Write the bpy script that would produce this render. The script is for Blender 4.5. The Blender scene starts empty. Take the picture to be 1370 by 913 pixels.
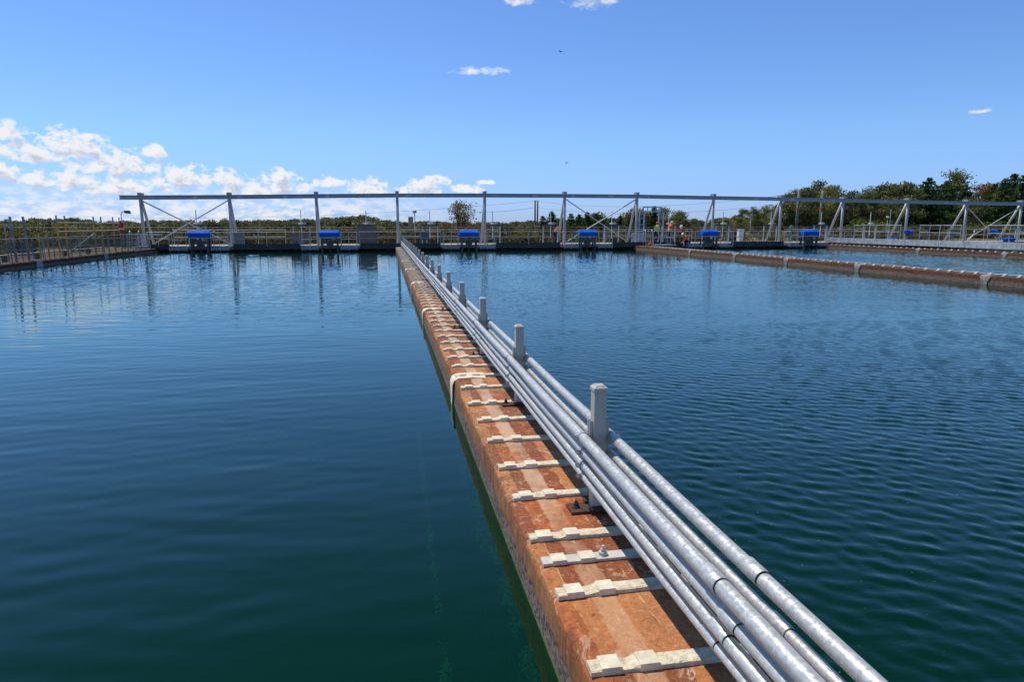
import bpy, bmesh, math, random
import numpy as np
from mathutils import Vector, Matrix, noise
C = bpy.context.scene
COL = C.collection
R = math.radians
rnd = random.Random(7)
EYE = 1.97                       # camera height above the water, metres
F, YAW, PIT = 885.0, .1859, .1744

def at(u, v, Y):
    """metric point at depth Y for a bearing measured on the photograph"""
    a = (u-685)/F; b = -(v-456.5)/F
    c, s, cp, sp = math.cos(YAW), math.sin(YAW), math.cos(PIT), math.sin(PIT)
    x, y, z = a, cp+b*sp, -sp+b*cp
    X, Yy = x*c+y*s, -x*s+y*c
    t = Y/Yy
    return Vector((X*t, Y, EYE+z*t))

# ------------------------------------------------------------------ node helpers
class G:
    def __init__(s, tree): s.t = tree; s.N = tree.nodes; s.L = tree.links
    def n(s, typ, props=None, **ins):
        nd = s.N.new(typ)
        for k, v in (props or {}).items(): setattr(nd, k, v)
        for k, v in ins.items():
            k = int(k[1:]) if k[0] == 'i' and k[1:].isdigit() else k.replace('_', ' ')
            s.set(nd.inputs[k], v)
        return nd
    def set(s, inp, v):
        if isinstance(v, bpy.types.NodeSocket): s.L.new(v, inp)
        elif isinstance(v, (tuple, list)) and len(v) == 3 and inp.type == 'RGBA': inp.default_value = (*v, 1)
        else: inp.default_value = v
    def m(s, op, a, b=0.0, c=0.0, clamp=False):
        nd = s.n('ShaderNodeMath', {'operation': op, 'use_clamp': clamp}, i0=a, i1=b, i2=c)
        return nd.outputs[0]
    def noise(s, vec, scale, detail=3, rough=.5, dist=0.0, out='Fac'):
        return s.n('ShaderNodeTexNoise', {}, Vector=vec, Scale=scale, Detail=detail, Roughness=rough, Distortion=dist).outputs[out]
    def voro(s, vec, scale, out='Distance', feature='F1'):
        return s.n('ShaderNodeTexVoronoi', {'feature': feature}, Vector=vec, Scale=scale).outputs[out]
    def ss(s, v, lo, hi, a=0.0, b=1.0):
        nd = s.n('ShaderNodeMapRange', {'interpolation_type': 'SMOOTHSTEP'}, i0=v, i1=lo, i2=hi, i3=a, i4=b)
        return nd.outputs[0]
    def mix(s, f, a, b, mode='MIX'):
        nd = s.N.new('ShaderNodeMix'); nd.data_type = 'RGBA'; nd.blend_type = mode
        s.set(nd.inputs[0], f); s.set(nd.inputs[6], a); s.set(nd.inputs[7], b)
        return nd.outputs[2]
    def ramp(s, f, stops):
        nd = s.N.new('ShaderNodeValToRGB'); e = nd.color_ramp.elements
        while len(e) < len(stops): e.new(.5)
        for i, (p, c) in enumerate(stops): e[i].position = p; e[i].color = (*c, 1)
        s.set(nd.inputs[0], f); return nd.outputs[0]
    def map(s, vec, scale=(1, 1, 1), rot=(0, 0, 0), loc=(0, 0, 0)):
        return s.n('ShaderNodeMapping', {}, Vector=vec, Location=loc, Rotation=rot, Scale=scale).outputs[0]
    def obj(s): return s.n('ShaderNodeTexCoord').outputs['Object']
    def pos(s): return s.n('ShaderNodeNewGeometry').outputs['Position']
    def xyz(s, v): return s.n('ShaderNodeSeparateXYZ', {}, i0=v).outputs
    def bump(s, h, strength=.3, dist=.01, normal=None):
        nd = s.n('ShaderNodeBump', {}, Strength=strength, Distance=dist, Height=h)
        if normal: s.L.new(normal, nd.inputs['Normal'])
        return nd.outputs[0]

def newmat(name):
    m = bpy.data.materials.new(name); m.use_nodes = True
    g = G(m.node_tree); bs = g.N.get('Principled BSDF')
    return m, g, bs

def simple(name, col, rough=.6, metal=0.0, var=.15, scale=8, bump=0.0, dirt=None, dirt_amt=.5):
    m, g, bs = newmat(name)
    p = g.pos()
    f = g.noise(p, scale, 4, .6)
    dk = tuple(c*(1-var*1.6) for c in col); lt = tuple(min(1, c*(1+var)) for c in col)
    c = g.mix(g.ss(f, .3, .7), dk, lt)
    if dirt:
        c = g.mix(g.ss(g.noise(p, scale*.6, 5, .7, .5), .52, .72, 0, dirt_amt), c, dirt)
    g.set(bs.inputs['Base Color'], c); g.set(bs.inputs['Roughness'], rough); g.set(bs.inputs['Metallic'], metal)
    if bump: g.set(bs.inputs['Normal'], g.bump(g.noise(p, scale*4, 4), bump, .01))
    return m

M = {}
def galvanised(name, base=(.60, .59, .56), rough=.42, metal=.5, marks=False):
    m, g, bs = newmat(name)
    o = g.obj(); p = g.pos()
    sp = g.n('ShaderNodeTexVoronoi', {'feature': 'F1'}, Vector=p, Scale=70.0).outputs['Color']
    spv = g.xyz(sp)[0]
    c = g.mix(spv, tuple(x*.93 for x in base), tuple(min(1, x*1.06) for x in base))
    c = g.mix(g.ss(g.noise(p, 2.3, 5, .65), .45, .75, 0, .3), c, tuple(x*.72 for x in base))
    c = g.mix(g.ss(g.noise(g.map(p, (6, 1, 6)), 5, 5, .7), .62, .8, 0, .3), c, (.62, .61, .58))
    c = g.mix(g.ss(g.noise(p, 60, 3, .7), .66, .74, 0, .45), c, (.72, .72, .70))
    if marks:
        x, y, z = g.xyz(o)
        ang = g.m('ARCTAN2', z, x)
        band = g.m('LESS_THAN', g.m('ABSOLUTE', g.m('SUBTRACT', ang, 2.05)), .16)
        ch = g.m('GREATER_THAN', g.noise(g.map(o, (30, 1, 30)), 95, 2, .8), .52)
        run = g.m('GREATER_THAN', g.noise(g.map(o, (0, 1, 0)), 1.6, 1), .52)
        k = g.m('MULTIPLY', g.m('MULTIPLY', band, ch), run)
        c = g.mix(g.m('MULTIPLY', k, .85), c, (.02, .36, .33))
    g.set(bs.inputs['Base Color'], c); g.set(bs.inputs['Metallic'], metal)
    g.set(bs.inputs['Roughness'], g.ss(spv, 0, 1, rough-.08, rough+.12))
    g.set(bs.inputs['Normal'], g.bump(g.noise(p, 120, 3), .12, .003))
    M[name] = m
galvanised('galvanised')
galvanised('galvanised_marked', marks=True)
galvanised('galvanised_post', (.47, .45, .41), .6, .1)
galvanised('zinc_beam', (.36, .39, .42), .55, .35)
galvanised('zinc_leg', (.50, .48, .48), .55, .3)
M['rail'] = simple('rail', (.46, .46, .47), .5, .3, .2, 3)
M['rail_dark'] = simple('rail_dark', (.27, .28, .30), .5, .3, .2, 3)
M['rail_brown'] = simple('rail_brown', (.26, .17, .14), .6, .2, .25, 2)
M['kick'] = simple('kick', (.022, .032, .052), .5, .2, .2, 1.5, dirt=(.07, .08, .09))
M['tray'] = simple('tray', (.20, .27, .33), .5, .2, .15, 3)
M['deck'] = simple('deck', (.36, .34, .31), .85, 0, .2, 2, .3, dirt=(.18, .16, .14))
M['darkmetal'] = simple('darkmetal', (.075, .08, .085), .5, .4, .3, 4)
M['blue'] = simple('blue', (.001, .115, .60), .75, 0, .2, 2.5, dirt=(.05, .14, .42), dirt_amt=.5); M['blue'].node_tree.nodes['Principled BSDF'].inputs['Specular IOR Level'].default_value = .15
M['white'] = simple('white', (.72, .71, .68), .5, 0, .08, 4)
M['yellow'] = simple('yellow', (.78, .42, .05), .6, 0, .2, 3, dirt=(.45, .22, .08))
M['plank'] = simple('plank', (.52, .42, .28), .8, 0, .15, 3)
M['ledger'] = simple('ledger', (.50, .36, .24), .7, 0, .2, 4)
M['red'] = simple('red', (.62, .03, .025), .6, 0, .1, 4)
M['rubber'] = simple('rubber', (.02, .02, .022), .7, 0, .2, 8)
M['cabinet'] = simple('cabinet', (.20, .20, .21), .55, .2, .12, 3)
M['cabinet_brown'] = simple('cabinet_brown', (.15, .12, .115), .6, .2, .12, 3)
M['cabinet_blue'] = simple('cabinet_blue', (.10, .13, .19), .5, .2, .12, 3)
M['paleblue'] = simple('paleblue', (.34, .40, .50), .5, .2, .1, 3)
M['timber_grey'] = simple('timber_grey', (.10, .09, .08), .85, 0, .25, 1.5)
M['timber_green'] = simple('timber_green', (.17, .22, .16), .85, 0, .2, 1.5)
M['wire'] = simple('wire', (.10, .11, .13), .6, .2, .05, 1)
M['teal'] = simple('teal', (.01, .28, .36), .45, 0, .1, 4)
M['orange'] = simple('orange', (.85, .13, .012), .75, 0, .1, 12)
M['hiviz_yellow'] = simple('hiviz_yellow', (.72, .66, .04), .75, 0, .1, 12)
M['navy'] = simple('navy', (.014, .018, .035), .85, 0, .2, 10)
M['skin'] = simple('skin', (.42, .22, .15), .6, 0, .08, 12)
M['boot'] = simple('boot', (.03, .022, .016), .7, 0, .2, 12)
M['helmet'] = simple('helmet', (.80, .80, .78), .35, 0, .04, 6)
M['helmet_red'] = simple('helmet_red', (.75, .10, .05), .35, 0, .04, 6)
M['reflective'] = simple('reflective', (.62, .63, .62), .4, .2, .05, 10)
M['feather'] = simple('feather', (.03, .03, .035), .8, 0, .1, 4)
M['sealant'] = simple('sealant', (.72, .645, .49), .8, 0, .10, 14, .35, dirt=(.42, .34, .24), dirt_amt=.45)
M['sealant_old'] = simple('sealant_old', (.24, .23, .20), .85, 0, .2, 6, .3, dirt=(.14, .12, .10))
M['sealant_rough'] = simple('sealant_rough', (.69, .60, .43), .9, 0, .17, 22, .9, dirt=(.38, .26, .16), dirt_amt=.55)
M['strap_metal'] = simple('strap_metal', (.55, .52, .46), .6, 0, .1, 10, .1, dirt=(.36, .25, .16), dirt_amt=.35)
M['rust'] = simple('rust', (.075, .034, .024), .8, .1, .35, 18, .5, dirt=(.16, .07, .035))
M['seam'] = simple('seam', (.03, .03, .035), .6, .3, .1, 8)

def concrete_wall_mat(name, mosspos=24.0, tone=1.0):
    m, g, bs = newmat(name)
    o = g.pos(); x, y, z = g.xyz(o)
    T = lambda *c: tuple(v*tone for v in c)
    big = g.noise(o, 1.7, 6, .62); mid = g.noise(o, 7, 5, .68, .6); fine = g.noise(o, 60, 3, .7)
    base = g.ramp(mid, [(.22, T(.16, .045, .017)), (.42, T(.27, .082, .031)), (.58, T(.37, .128, .050)), (.76, T(.50, .27, .15))])
    base = g.mix(g.ss(big, .48, .70, 0, .5), base, T(.42, .15, .052))
    # rectangular worn panels between the straps: each cell of a 2-D grid has its own tone
    wob = g.m('MULTIPLY', g.m('SUBTRACT', mid, .5), .05)
    cx = g.m('FLOOR', g.m('DIVIDE', g.m('ADD', x, wob), .155)); cy = g.m('FLOOR', g.m('DIVIDE', g.m('ADD', g.m('ADD', y, .03), wob), .545))
    cell = g.n('ShaderNodeTexWhiteNoise', {'noise_dimensions': '3D'}, Vector=g.n('ShaderNodeCombineXYZ', {}, i0=cx, i1=cy, i2=3.0).outputs[0]).outputs['Value']
    base = g.mix(g.ss(cell, .5, .55, 0, .72), base, T(.18, .050, .021))
    base = g.mix(g.m('MULTIPLY', g.m('LESS_THAN', cell, .3), .45), base, T(.50, .27, .15))
    ex = g.m('ABSOLUTE', g.m('SUBTRACT', g.m('FRACT', g.m('DIVIDE', g.m('ADD', x, wob), .155)), .5)); ey = g.m('ABSOLUTE', g.m('SUBTRACT', g.m('FRACT', g.m('DIVIDE', g.m('ADD', g.m('ADD', y, .03), wob), .545)), .5))
    edge = g.m('MAXIMUM', g.ss(ex, .465, .49), g.ss(ey, .487, .497))
    base = g.mix(g.m('MULTIPLY', g.m('MULTIPLY', edge, g.ss(z, .28, .296)), g.ss(g.noise(o, 9, 4, .7), .46, .6, 0, .75)), base, T(.56, .44, .34))
    # pale lengthwise stripe
    st = g.m('MULTIPLY', g.ss(g.m('ADD', x, wob), .855, .87), g.ss(g.m('ADD', x, wob), .985, .97))
    base = g.mix(g.m('MULTIPLY', st, g.ss(g.noise(o, 2.5, 4), .3, .6, .1, .6)), base, T(.46, .26, .15))
    # white efflorescence blotches and veins
    eff = g.noise(o, 11, 8, .78, 1.2)
    base = g.mix(g.ss(eff, .58, .66, 0, .7), base, T(.54, .43, .34))
    rs = g.noise(o, 4.2, 8, .75, .8); base = g.mix(g.ss(rs, .55, .63, 0, .6), base, T(.15, .042, .017))
    # exposed aggregate
    v = g.voro(o, 120); vc = g.xyz(g.voro(o, 120, 'Color'))[0]
    agg = g.m('MULTIPLY', g.ss(g.noise(o, 2.2, 3), .44, .6), g.ss(y, 3.2, 5.2, .22, .8))
    base = g.mix(g.m('MULTIPLY', agg, g.ss(vc, .55, .9, 0, .6)), base, T(.52, .43, .36))
    base = g.mix(g.m('MULTIPLY', agg, g.ss(vc, .35, .05, 0, .7)), base, T(.09, .045, .03))
    base = g.mix(g.ss(fine, .62, .72, 0, .5), base, T(.12, .06, .04))
    base = g.mix(1.0, base, (1.17, .97, .62), 'MULTIPLY')
    gr = g.noise(o, 30, 8, .8, .4); base = g.mix(1.0, base, g.ramp(gr, [(.30, (.52, .46, .42)), (.47, (.92, .90, .88)), (.56, (1.08, 1.06, 1.04)), (.72, (1.45, 1.5, 1.6))]), 'MULTIPLY')
    worn = g.noise(g.map(o, (1, .8, 1)), 5.5, 9, .78, 1.6); base = g.mix(g.ss(worn, .565, .60, 0, .62), base, T(.56, .37, .23))
    base = g.mix(g.ss(g.noise(o, 8.5, 9, .8, 1.0), .60, .63, 0, .7), base, T(.62, .52, .40))
    base = g.mix(g.ss(g.noise(g.map(o, (1, 1, 1), (0, 0, 0), (3, 8, 1)), 3.1, 9, .74, 1.2), .57, .63, 0, .72), base, T(.13, .042, .02))
    pit = g.xyz(g.voro(o, 48, 'Color'))[2]; base = g.mix(g.m('MULTIPLY', g.m('GREATER_THAN', pit, .93), g.ss(g.voro(o, 48), .35, .2)), base, (.05, .025, .015))
    base = g.mix(g.m('MULTIPLY', st, g.m('MULTIPLY', g.ss(g.noise(o, 2.5, 5, .65), .32, .55, .15, .78), g.ss(y, 2.6, 4.2, .35, 1))), base, T(.60, .39, .26))
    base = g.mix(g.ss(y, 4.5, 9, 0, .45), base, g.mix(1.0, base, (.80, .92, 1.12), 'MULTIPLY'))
    # grey lichen on the far stretch
    far = g.m('MULTIPLY', g.ss(y, mosspos, mosspos+6), g.ss(g.noise(o, 1.3, 5, .7), .35, .6, .35, 1))
    base = g.mix(g.m('MULTIPLY', far, g.ss(z, .24, .29)), base, (.16, .16, .125))
    # side faces: runs of rust, mussel band, waterline algae
    run = g.noise(g.map(o, (1, 7, .6)), 3, 5, .7)
    side = g.ss(z, .275, .25)
    sidec = g.ramp(run, [(.25, T(.085, .034, .017)), (.45, T(.22, .080, .026)), (.58, T(.36, .14, .035)), (.75, T(.34, .21, .12))])
    base = g.mix(g.m('MULTIPLY', side, .75), base, sidec)
    zz = g.m('ADD', z, g.m('MULTIPLY', g.m('SUBTRACT', mid, .5), .10))
    vm = g.xyz(g.voro(o, 55, 'Color'))[1]
    mus = g.mix(vm, (.035, .022, .02), (.27, .17, .14))
    base = g.mix(g.ss(zz, .160, .125), base, mus)
    base = g.mix(g.m('MULTIPLY', g.ss(zz, .022, .008), g.ss(y, 14, 8, .15, 1)), base, (.09, .17, .03))
    under = g.mix(g.ss(g.noise(o, 14, 5, .7), .4, .68), (.010, .022, .006), (.10, .17, .03))
    base = g.mix(g.ss(z, -.01, -.05), base, under)
    g.set(bs.inputs['Base Color'], base); g.set(bs.inputs['Roughness'], .88)
    h = g.m('ADD', g.m('MULTIPLY', mid, .6), g.m('ADD', g.m('MULTIPLY', g.m('MULTIPLY', v, agg), .8), g.m('MULTIPLY', eff, .35)))
    g.set(bs.inputs['Normal'], g.bump(g.m('ADD', h, g.m('MULTIPLY', gr, .5)), .9, .014))
    return m
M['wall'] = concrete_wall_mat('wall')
M['wall_shaded'] = concrete_wall_mat('wall_shaded', 500, .16)  # low tone puts the sunless side wall's shade into its colour
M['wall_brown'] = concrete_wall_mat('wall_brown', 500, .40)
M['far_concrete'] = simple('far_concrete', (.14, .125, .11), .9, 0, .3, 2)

# water: a teal body that lets a little of what lies just under it show, under a rippled reflecting skin
def water_mat():
    m, g, bs = newmat('water'); g.N.remove(bs)
    p = g.pos(); x, y, z = g.xyz(p)
    hh = g.m('MULTIPLY', g.noise(g.map(p, (1, 2.4, 1), (0, 0, R(20))), 15, 2, .5), g.ss(x, .6, 1.6, .0002, .0010))
    nrm = g.bump(hh, 1.0, 1.0)
    body = g.n('ShaderNodeBsdfDiffuse', {}, Color=(.0, .0255, .0100)).outputs[0]
    thru = g.n('ShaderNodeBsdfTransparent', {}, Color=(.20, .52, .32)).outputs[0]
    vol = g.n('ShaderNodeMixShader', {}, i0=.42, i1=body, i2=thru).outputs[0]
    refl = g.n('ShaderNodeBsdfAnisotropic', {}, Color=(.86, 1, .98), Roughness=.03, Normal=nrm).outputs[0]
    fr = g.n('ShaderNodeFresnel', {}, IOR=1.45, Normal=nrm).outputs[0]
    out = g.n('ShaderNodeMixShader', {}, i0=fr, i1=vol, i2=refl).outputs[0]
    g.L.new(out, g.N['Material Output'].inputs['Surface'])
    return m
M['water'] = water_mat()

def ground_mat():
    m, g, bs = newmat('ground')
    p = g.pos()
    c = g.ramp(g.noise(p, .35, 6, .65), [(.3, (.10, .085, .04)), (.5, (.13, .13, .045)), (.7, (.20, .16, .08))])
    c = g.mix(g.ss(g.noise(p, .06, 3), .5, .65), c, (.16, .09, .055))
    c = g.mix(g.ss(g.xyz(p)[2], -1.6, -2.4), c, (.012, .02, .016)) # silt on the basin floor
    g.set(bs.inputs['Base Color'], c); g.set(bs.inputs['Roughness'], .95)
    g.set(bs.inputs['Normal'], g.bump(g.noise(p, 6, 4), .6, .1))
    return m
M['ground'] = ground_mat()
def grasscol(): return simple('grass', (.16, .17, .05), .9, 0, .3, .8)
M['grass'] = grasscol()

def leaf_mat(name, dark, mid, light, trans=.25):
    m, g, bs = newmat(name)
    at_ = g.n('ShaderNodeAttribute', {'attribute_name': 'tint'}).outputs['Fac']
    r = g.n('ShaderNodeObjectInfo').outputs['Random']
    f = g.m('ADD', at_, g.m('MULTIPLY', g.m('SUBTRACT', r, .5), .35), clamp=True)
    c = g.ramp(f, [(.1, dark), (.5, mid), (.92, light)])
    g.set(bs.inputs['Base Color'], c); g.set(bs.inputs['Roughness'], .6)
    g.set(bs.inputs['Specular IOR Level'], .2); tr = g.n('ShaderNodeBsdfTranslucent', {}, Color=c).outputs[0]
    out = g.n('ShaderNodeMixShader', {}, i0=trans, i1=bs.outputs[0], i2=tr).outputs[0]
    g.L.new(out, g.N['Material Output'].inputs['Surface'])
    M[name] = m
leaf_mat('leaf_gum', (.065, .075, .025), (.19, .20, .068), (.31, .30, .11), .42)
leaf_mat('leaf_far', (.07, .08, .034), (.135, .148, .06), (.20, .20, .085), .38)
leaf_mat('leaf_brown', (.09, .065, .025), (.22, .13, .045), (.33, .20, .07), .35)
leaf_mat('leaf_pine', (.020, .046, .016), (.055, .105, .03), (.12, .175, .05), .35)
leaf_mat('leaf_bush', (0.0455, 0.0715, 0.0156), (0.0975, 0.143, 0.026), (0.169, 0.221, 0.039), 0.35)
leaf_mat('leaf_scrub', (.06, .065, .016), (.12, .11, .03), (.20, .16, .045))
leaf_mat('leaf_yellow', (.09, .07, .015), (.18, .13, .02), (.26, .18, .03))
M['bark'] = simple('bark', (.20, .16, .13), .9, 0, .3, 3)
M['bark_dark'] = simple('bark_dark', (.05, .04, .03), .9, 0, .3, 3)
def algae_mat():
    return simple('algae', (.15, .42, .17), .8, 0, .3, 20)
M['algae'] = algae_mat()

# ------------------------------------------------------------------ mesh helpers
class MB:
    def __init__(s): s.v = []; s.f = []; s.mi = []; s.tint = []
    def add(s, vs, fs, mi=0, tint=None):
        b = len(s.v); s.v += [tuple(v) for v in vs]
        for f in fs: s.f.append([b+i for i in f]); s.mi.append(mi); s.tint.append(tint if tint is not None else .5)
        return s
    def box(s, x0, x1, y0, y1, z0, z1, mi=0):
        return s.add([(x, y, z) for z in (z0, z1) for y in (y0, y1) for x in (x0, x1)],
                     [(0, 2, 3, 1), (4, 5, 7, 6), (0, 1, 5, 4), (2, 6, 7, 3), (0, 4, 6, 2), (1, 3, 7, 5)], mi)
    def bar(s, p0, p1, w, h, mi=0, up=(0, 0, 1)):
        p0, p1 = Vector(p0), Vector(p1); d = (p1-p0).normalized(); u = Vector(up)
        if abs(d.dot(u)) > .95: u = Vector((0, 1, 0))
        a = d.cross(u).normalized(); b = a.cross(d)
        vs = []
        for p in (p0, p1):
            for i, j in ((-1, -1), (1, -1), (1, 1), (-1, 1)): vs.append(p+a*(i*w/2)+b*(j*h/2))
        return s.add(vs, [(0, 1, 2, 3)[::-1], (4, 5, 6, 7), (0, 1, 5, 4), (1, 2, 6, 5), (2, 3, 7, 6), (3, 0, 4, 7)], mi)
    def tube(s, pts, r, seg=8, mi=0, tint=None):
        pts = [Vector(p) for p in pts]; n = len(pts); rs = r if isinstance(r, (list, tuple)) else [r]*n
        vs = []; prev = None
        for i, p in enumerate(pts):
            d = (pts[min(i+1, n-1)]-pts[max(i-1, 0)]).normalized()
            u = prev if prev else (Vector((0, 0, 1)) if abs(d.z) < .9 else Vector((1, 0, 0)))
            a = d.cross(u).normalized(); b = a.cross(d).normalized(); prev = b
            for k in range(seg):
                t = 2*math.pi*k/seg; vs.append(p+a*(math.cos(t)*rs[i])+b*(math.sin(t)*rs[i]))
        fs = [(i*seg+k, i*seg+(k+1) % seg, (i+1)*seg+(k+1) % seg, (i+1)*seg+k) for i in range(n-1) for k in range(seg)]
        fs += [tuple(range(seg))[::-1], tuple((n-1)*seg+k for k in range(seg))]
        return s.add(vs, fs, mi, tint)
    def ball(s, c, r, seg=10, rings=6, mi=0, sc=(1, 1, 1), half=False):
        c = Vector(c); vs = []; lo = 0 if half else -math.pi/2
        for i in range(rings+1):
            t = lo+(math.pi/2-lo)*i/rings
            for k in range(seg):
                a = 2*math.pi*k/seg
                vs.append(c+Vector((math.cos(t)*math.cos(a)*r*sc[0], math.cos(t)*math.sin(a)*r*sc[1], math.sin(t)*r*sc[2])))
        fs = [(i*seg+k, i*seg+(k+1) % seg, (i+1)*seg+(k+1) % seg, (i+1)*seg+k) for i in range(rings) for k in range(seg)]
        fs.append(tuple(range(seg))[::-1])
        return s.add(vs, fs, mi)
    def mesh(s, name, mats, smooth=False, tint=False, bevel=0):
        me = bpy.data.meshes.new(name); me.from_pydata(s.v, [], s.f)
        for m in (mats if isinstance(mats, (list, tuple)) else [mats]): me.materials.append(M[m] if isinstance(m, str) else m)
        me.polygons.foreach_set('material_index', s.mi)
        if bevel:
            bm = bmesh.new(); bm.from_mesh(me); bmesh.ops.remove_doubles(bm, verts=bm.verts, dist=1e-5)
            bmesh.ops.bevel(bm, geom=list(bm.edges), offset=bevel, segments=2, profile=.6, affect='EDGES', clamp_overlap=True)
            bm.to_mesh(me); bm.free()
        if tint:
            a = me.attributes.new('tint', 'FLOAT', 'FACE'); a.data.foreach_set('value', s.tint)
        if smooth:
            me.polygons.foreach_set('use_smooth', [len(p.vertices) == 4 for p in me.polygons])
        me.update(); return me
    def obj(s, name, mats, parent=None, **k):
        return link(name, s.mesh(name, mats, **k), parent)

def link(name, data, parent=None, loc=None):
    o = bpy.data.objects.new(name, data); COL.objects.link(o)
    if parent: o.parent = parent
    if loc is not None: o.location = loc
    return o
def tag(o, label, cat, group=None):
    o['label'] = label; o['category'] = cat
    if group: o['group'] = group
    return o
def thing(name, label, cat, loc=(0, 0, 0), rz=0, group=None):
    o = link(name, None, None, loc); o.rotation_euler[2] = rz; o.empty_display_size = .1
    return tag(o, label, cat, group)
def kind(o, k): o['kind'] = k; return o
def dup(root, loc, label=None, rz=None, sc=None, group=None):
    def cp(o, par):
        c = o.copy(); COL.objects.link(c)
        if par: c.parent = par
        for ch in o.children: cp(ch, c)
        return c
    r = cp(root, None); r.location = loc
    if rz is not None: r.rotation_euler[2] = rz
    if sc is not None: r.scale = sc if isinstance(sc, (tuple, list)) else (sc, sc, sc)
    if label: r['label'] = label
    if group: r['group'] = group
    return r
ONES = 'first second third fourth fifth sixth seventh eighth ninth tenth eleventh twelfth thirteenth fourteenth fifteenth sixteenth seventeenth eighteenth nineteenth twentieth twenty-first twenty-second twenty-third twenty-fourth'.split()

# ------------------------------------------------------------------ terrain
def gz(x, y):
    if -16.8 < x < 90 and -9 < y < 53.6: return -3.2
    d = max(0.0, y-60)
    drop = min(1, d/55)**1.2*5.2 + min(1, max(0, d-55)/120)*2.8 + min(1, max(0, d-180)/2500)*10
    r = min(1, max(0, (math.atan2(x, max(y, 1))-R(21))/R(8))) if y > 60 else 0
    return .12 - drop*(1-r*.97) + (.18*noise.noise((x*.08, y*.08, 0)) if y > 57 else 0)
def axis(a, b, fine, step, far):
    s = set(fine); v = a
    while v <= b: s.add(v); v += step
    for f in far: s.add(f)
    return sorted(s)
xs = axis(-120, 200, [-16.81, -16.79, 89.99, 90.01], 8, [-3500, -1500, -700, -350, -200, 300, 450, 800, 1600, 3500])
ys = axis(56, 330, [-9.01, -8.99, 53.59, 53.61, 60, 30], 7, [-60, -20, 450, 700, 1100, 1800, 3000, 5000])
g_ = MB()
g_.v = [(x, y, gz(x, y)) for y in ys for x in xs]; nx = len(xs)
g_.f = [(j*nx+i, j*nx+i+1, (j+1)*nx+i+1, (j+1)*nx+i) for j in range(len(ys)-1) for i in range(nx-1)]
g_.mi = [0]*len(g_.f)
kind(g_.obj('ground', 'ground', smooth=True), 'structure')
def water_sheet():
    """rippled water: a wind-wave surface (sum of many small waves) in the three basins in view, plain sheet beyond"""
    rs = np.random.RandomState(11)
    def waves(X, Y, n, l0, l1, head, spread, seed):
        r = np.random.RandomState(seed); h = np.zeros_like(X)
        for i in range(n):
            L = l0*(l1/l0)**r.rand(); th = head+r.randn()*spread; k = 2*np.pi/L
            ph = k*(X*np.cos(th)+Y*np.sin(th))+r.rand()*6.28+.9*np.sin(X*r.uniform(.2, .7)+Y*r.uniform(-.6, .6)+r.rand()*6)
            h += (L/l0)**.15*np.sin(ph)/k
        return h*math.sqrt(2/n)          # unit rms slope, roughly
    def patchy(X, Y, seed, sc):
        r = np.random.RandomState(seed); h = np.zeros_like(X)
        for i in range(9): th = 1.4+r.randn()*.6; k = r.uniform(.5, 1.6)*sc; h += np.sin(k*(X*np.cos(th)*.6+Y*np.sin(th))+r.rand()*6.28)
        return h/3.0
    V, Fq, off = [], [], 0
    sst = lambda v, lo, hi: (lambda t: t*t*(3-2*t))(np.clip((v-lo)/(hi-lo), 0, 1))
    def grid(xa, ya, fn):
        nonlocal off
        X, Y = np.meshgrid(xa, ya); Z = fn(X, Y); n, m = X.shape
        V.append(np.stack([X, Y, Z], 2).reshape(-1, 3)); i = np.arange(n*m).reshape(n, m)+off
        Fq.append(np.stack([i[:-1, :-1], i[:-1, 1:], i[1:, 1:], i[1:, :-1]], 2).reshape(-1, 4)); off += n*m
    yax = np.concatenate([np.arange(1.2, 12, .025), np.arange(12, 28, .05), np.arange(28, 53.4, .085), [53.5]])
    def right(X, Y):
        g_ = np.clip(1+.38*patchy(X, Y, 3, .35), .45, 1.5)*(1-.55*sst(X, 15, 18.5))*(.35+.65*sst(X, 1.4, 2.6))
        return g_*(.088*waves(X, Y, 56, .085, .19, 1.0, .55, 1)+.025*waves(X, Y, 26, .18, .40, 1.3, .5, 2)+.006*waves(X, Y, 10, .6, 2.5, 1.3, .5, 9))
    def left(X, Y):
        g_ = np.clip(1+.4*patchy(X, Y, 5, .3), .45, 1.8)
        calm = 1-.45*np.exp(-((X+5)/8)**2-((Y-45)/13)**2); wind = 1+2.2*sst(Y, 14, 30)+8*sst(Y, 16, 28)*sst(-X, 6, 12); edge = .4+.6*sst(-X, -.6, 1.0)
        return g_*calm*edge*(wind*(.010+.005*sst(Y, 8, 20))*waves(X, Y, 34, .13, .30, 1.55, .30, 6)+(.007+.004*sst(Y, 6, 18))*waves(X, Y, 22, .28, .8, 1.62, .25, 7)+.0025*waves(X, Y, 8, 1.0, 3, 1.5, .4, 8))
    def third(X, Y): return np.clip(1+.4*patchy(X, Y, 13, .4), .4, 1.6)*.075*waves(X, Y, 34, .2, .7, 1.4, .4, 10)
    grid(np.concatenate([np.arange(1.1, 8, .026), np.arange(8, 20.1, .05)]), yax, right)
    grid(np.arange(-16.75, 1.1, .052), yax, left)
    grid(np.arange(20.1, 36.9, .085), np.concatenate([np.arange(12, 53.4, .09), [53.5]]), third)
    for (x0, x1, y0, y1) in ((-16.75, 36.9, -8.9, 1.2), (20.1, 36.9, 1.2, 12), (36.9, 89, -8.9, 53.5)):
        grid(np.array([x0, x1]), np.array([y0, y1]), lambda X, Y: X*0)
    V_ = np.concatenate(V).astype(np.float32); F_ = np.concatenate(Fq).astype(np.int32)
    me = bpy.data.meshes.new('water'); me.vertices.add(len(V_)); me.vertices.foreach_set('co', V_.ravel())
    me.loops.add(F_.size); me.loops.foreach_set('vertex_index', F_.ravel())
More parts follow.
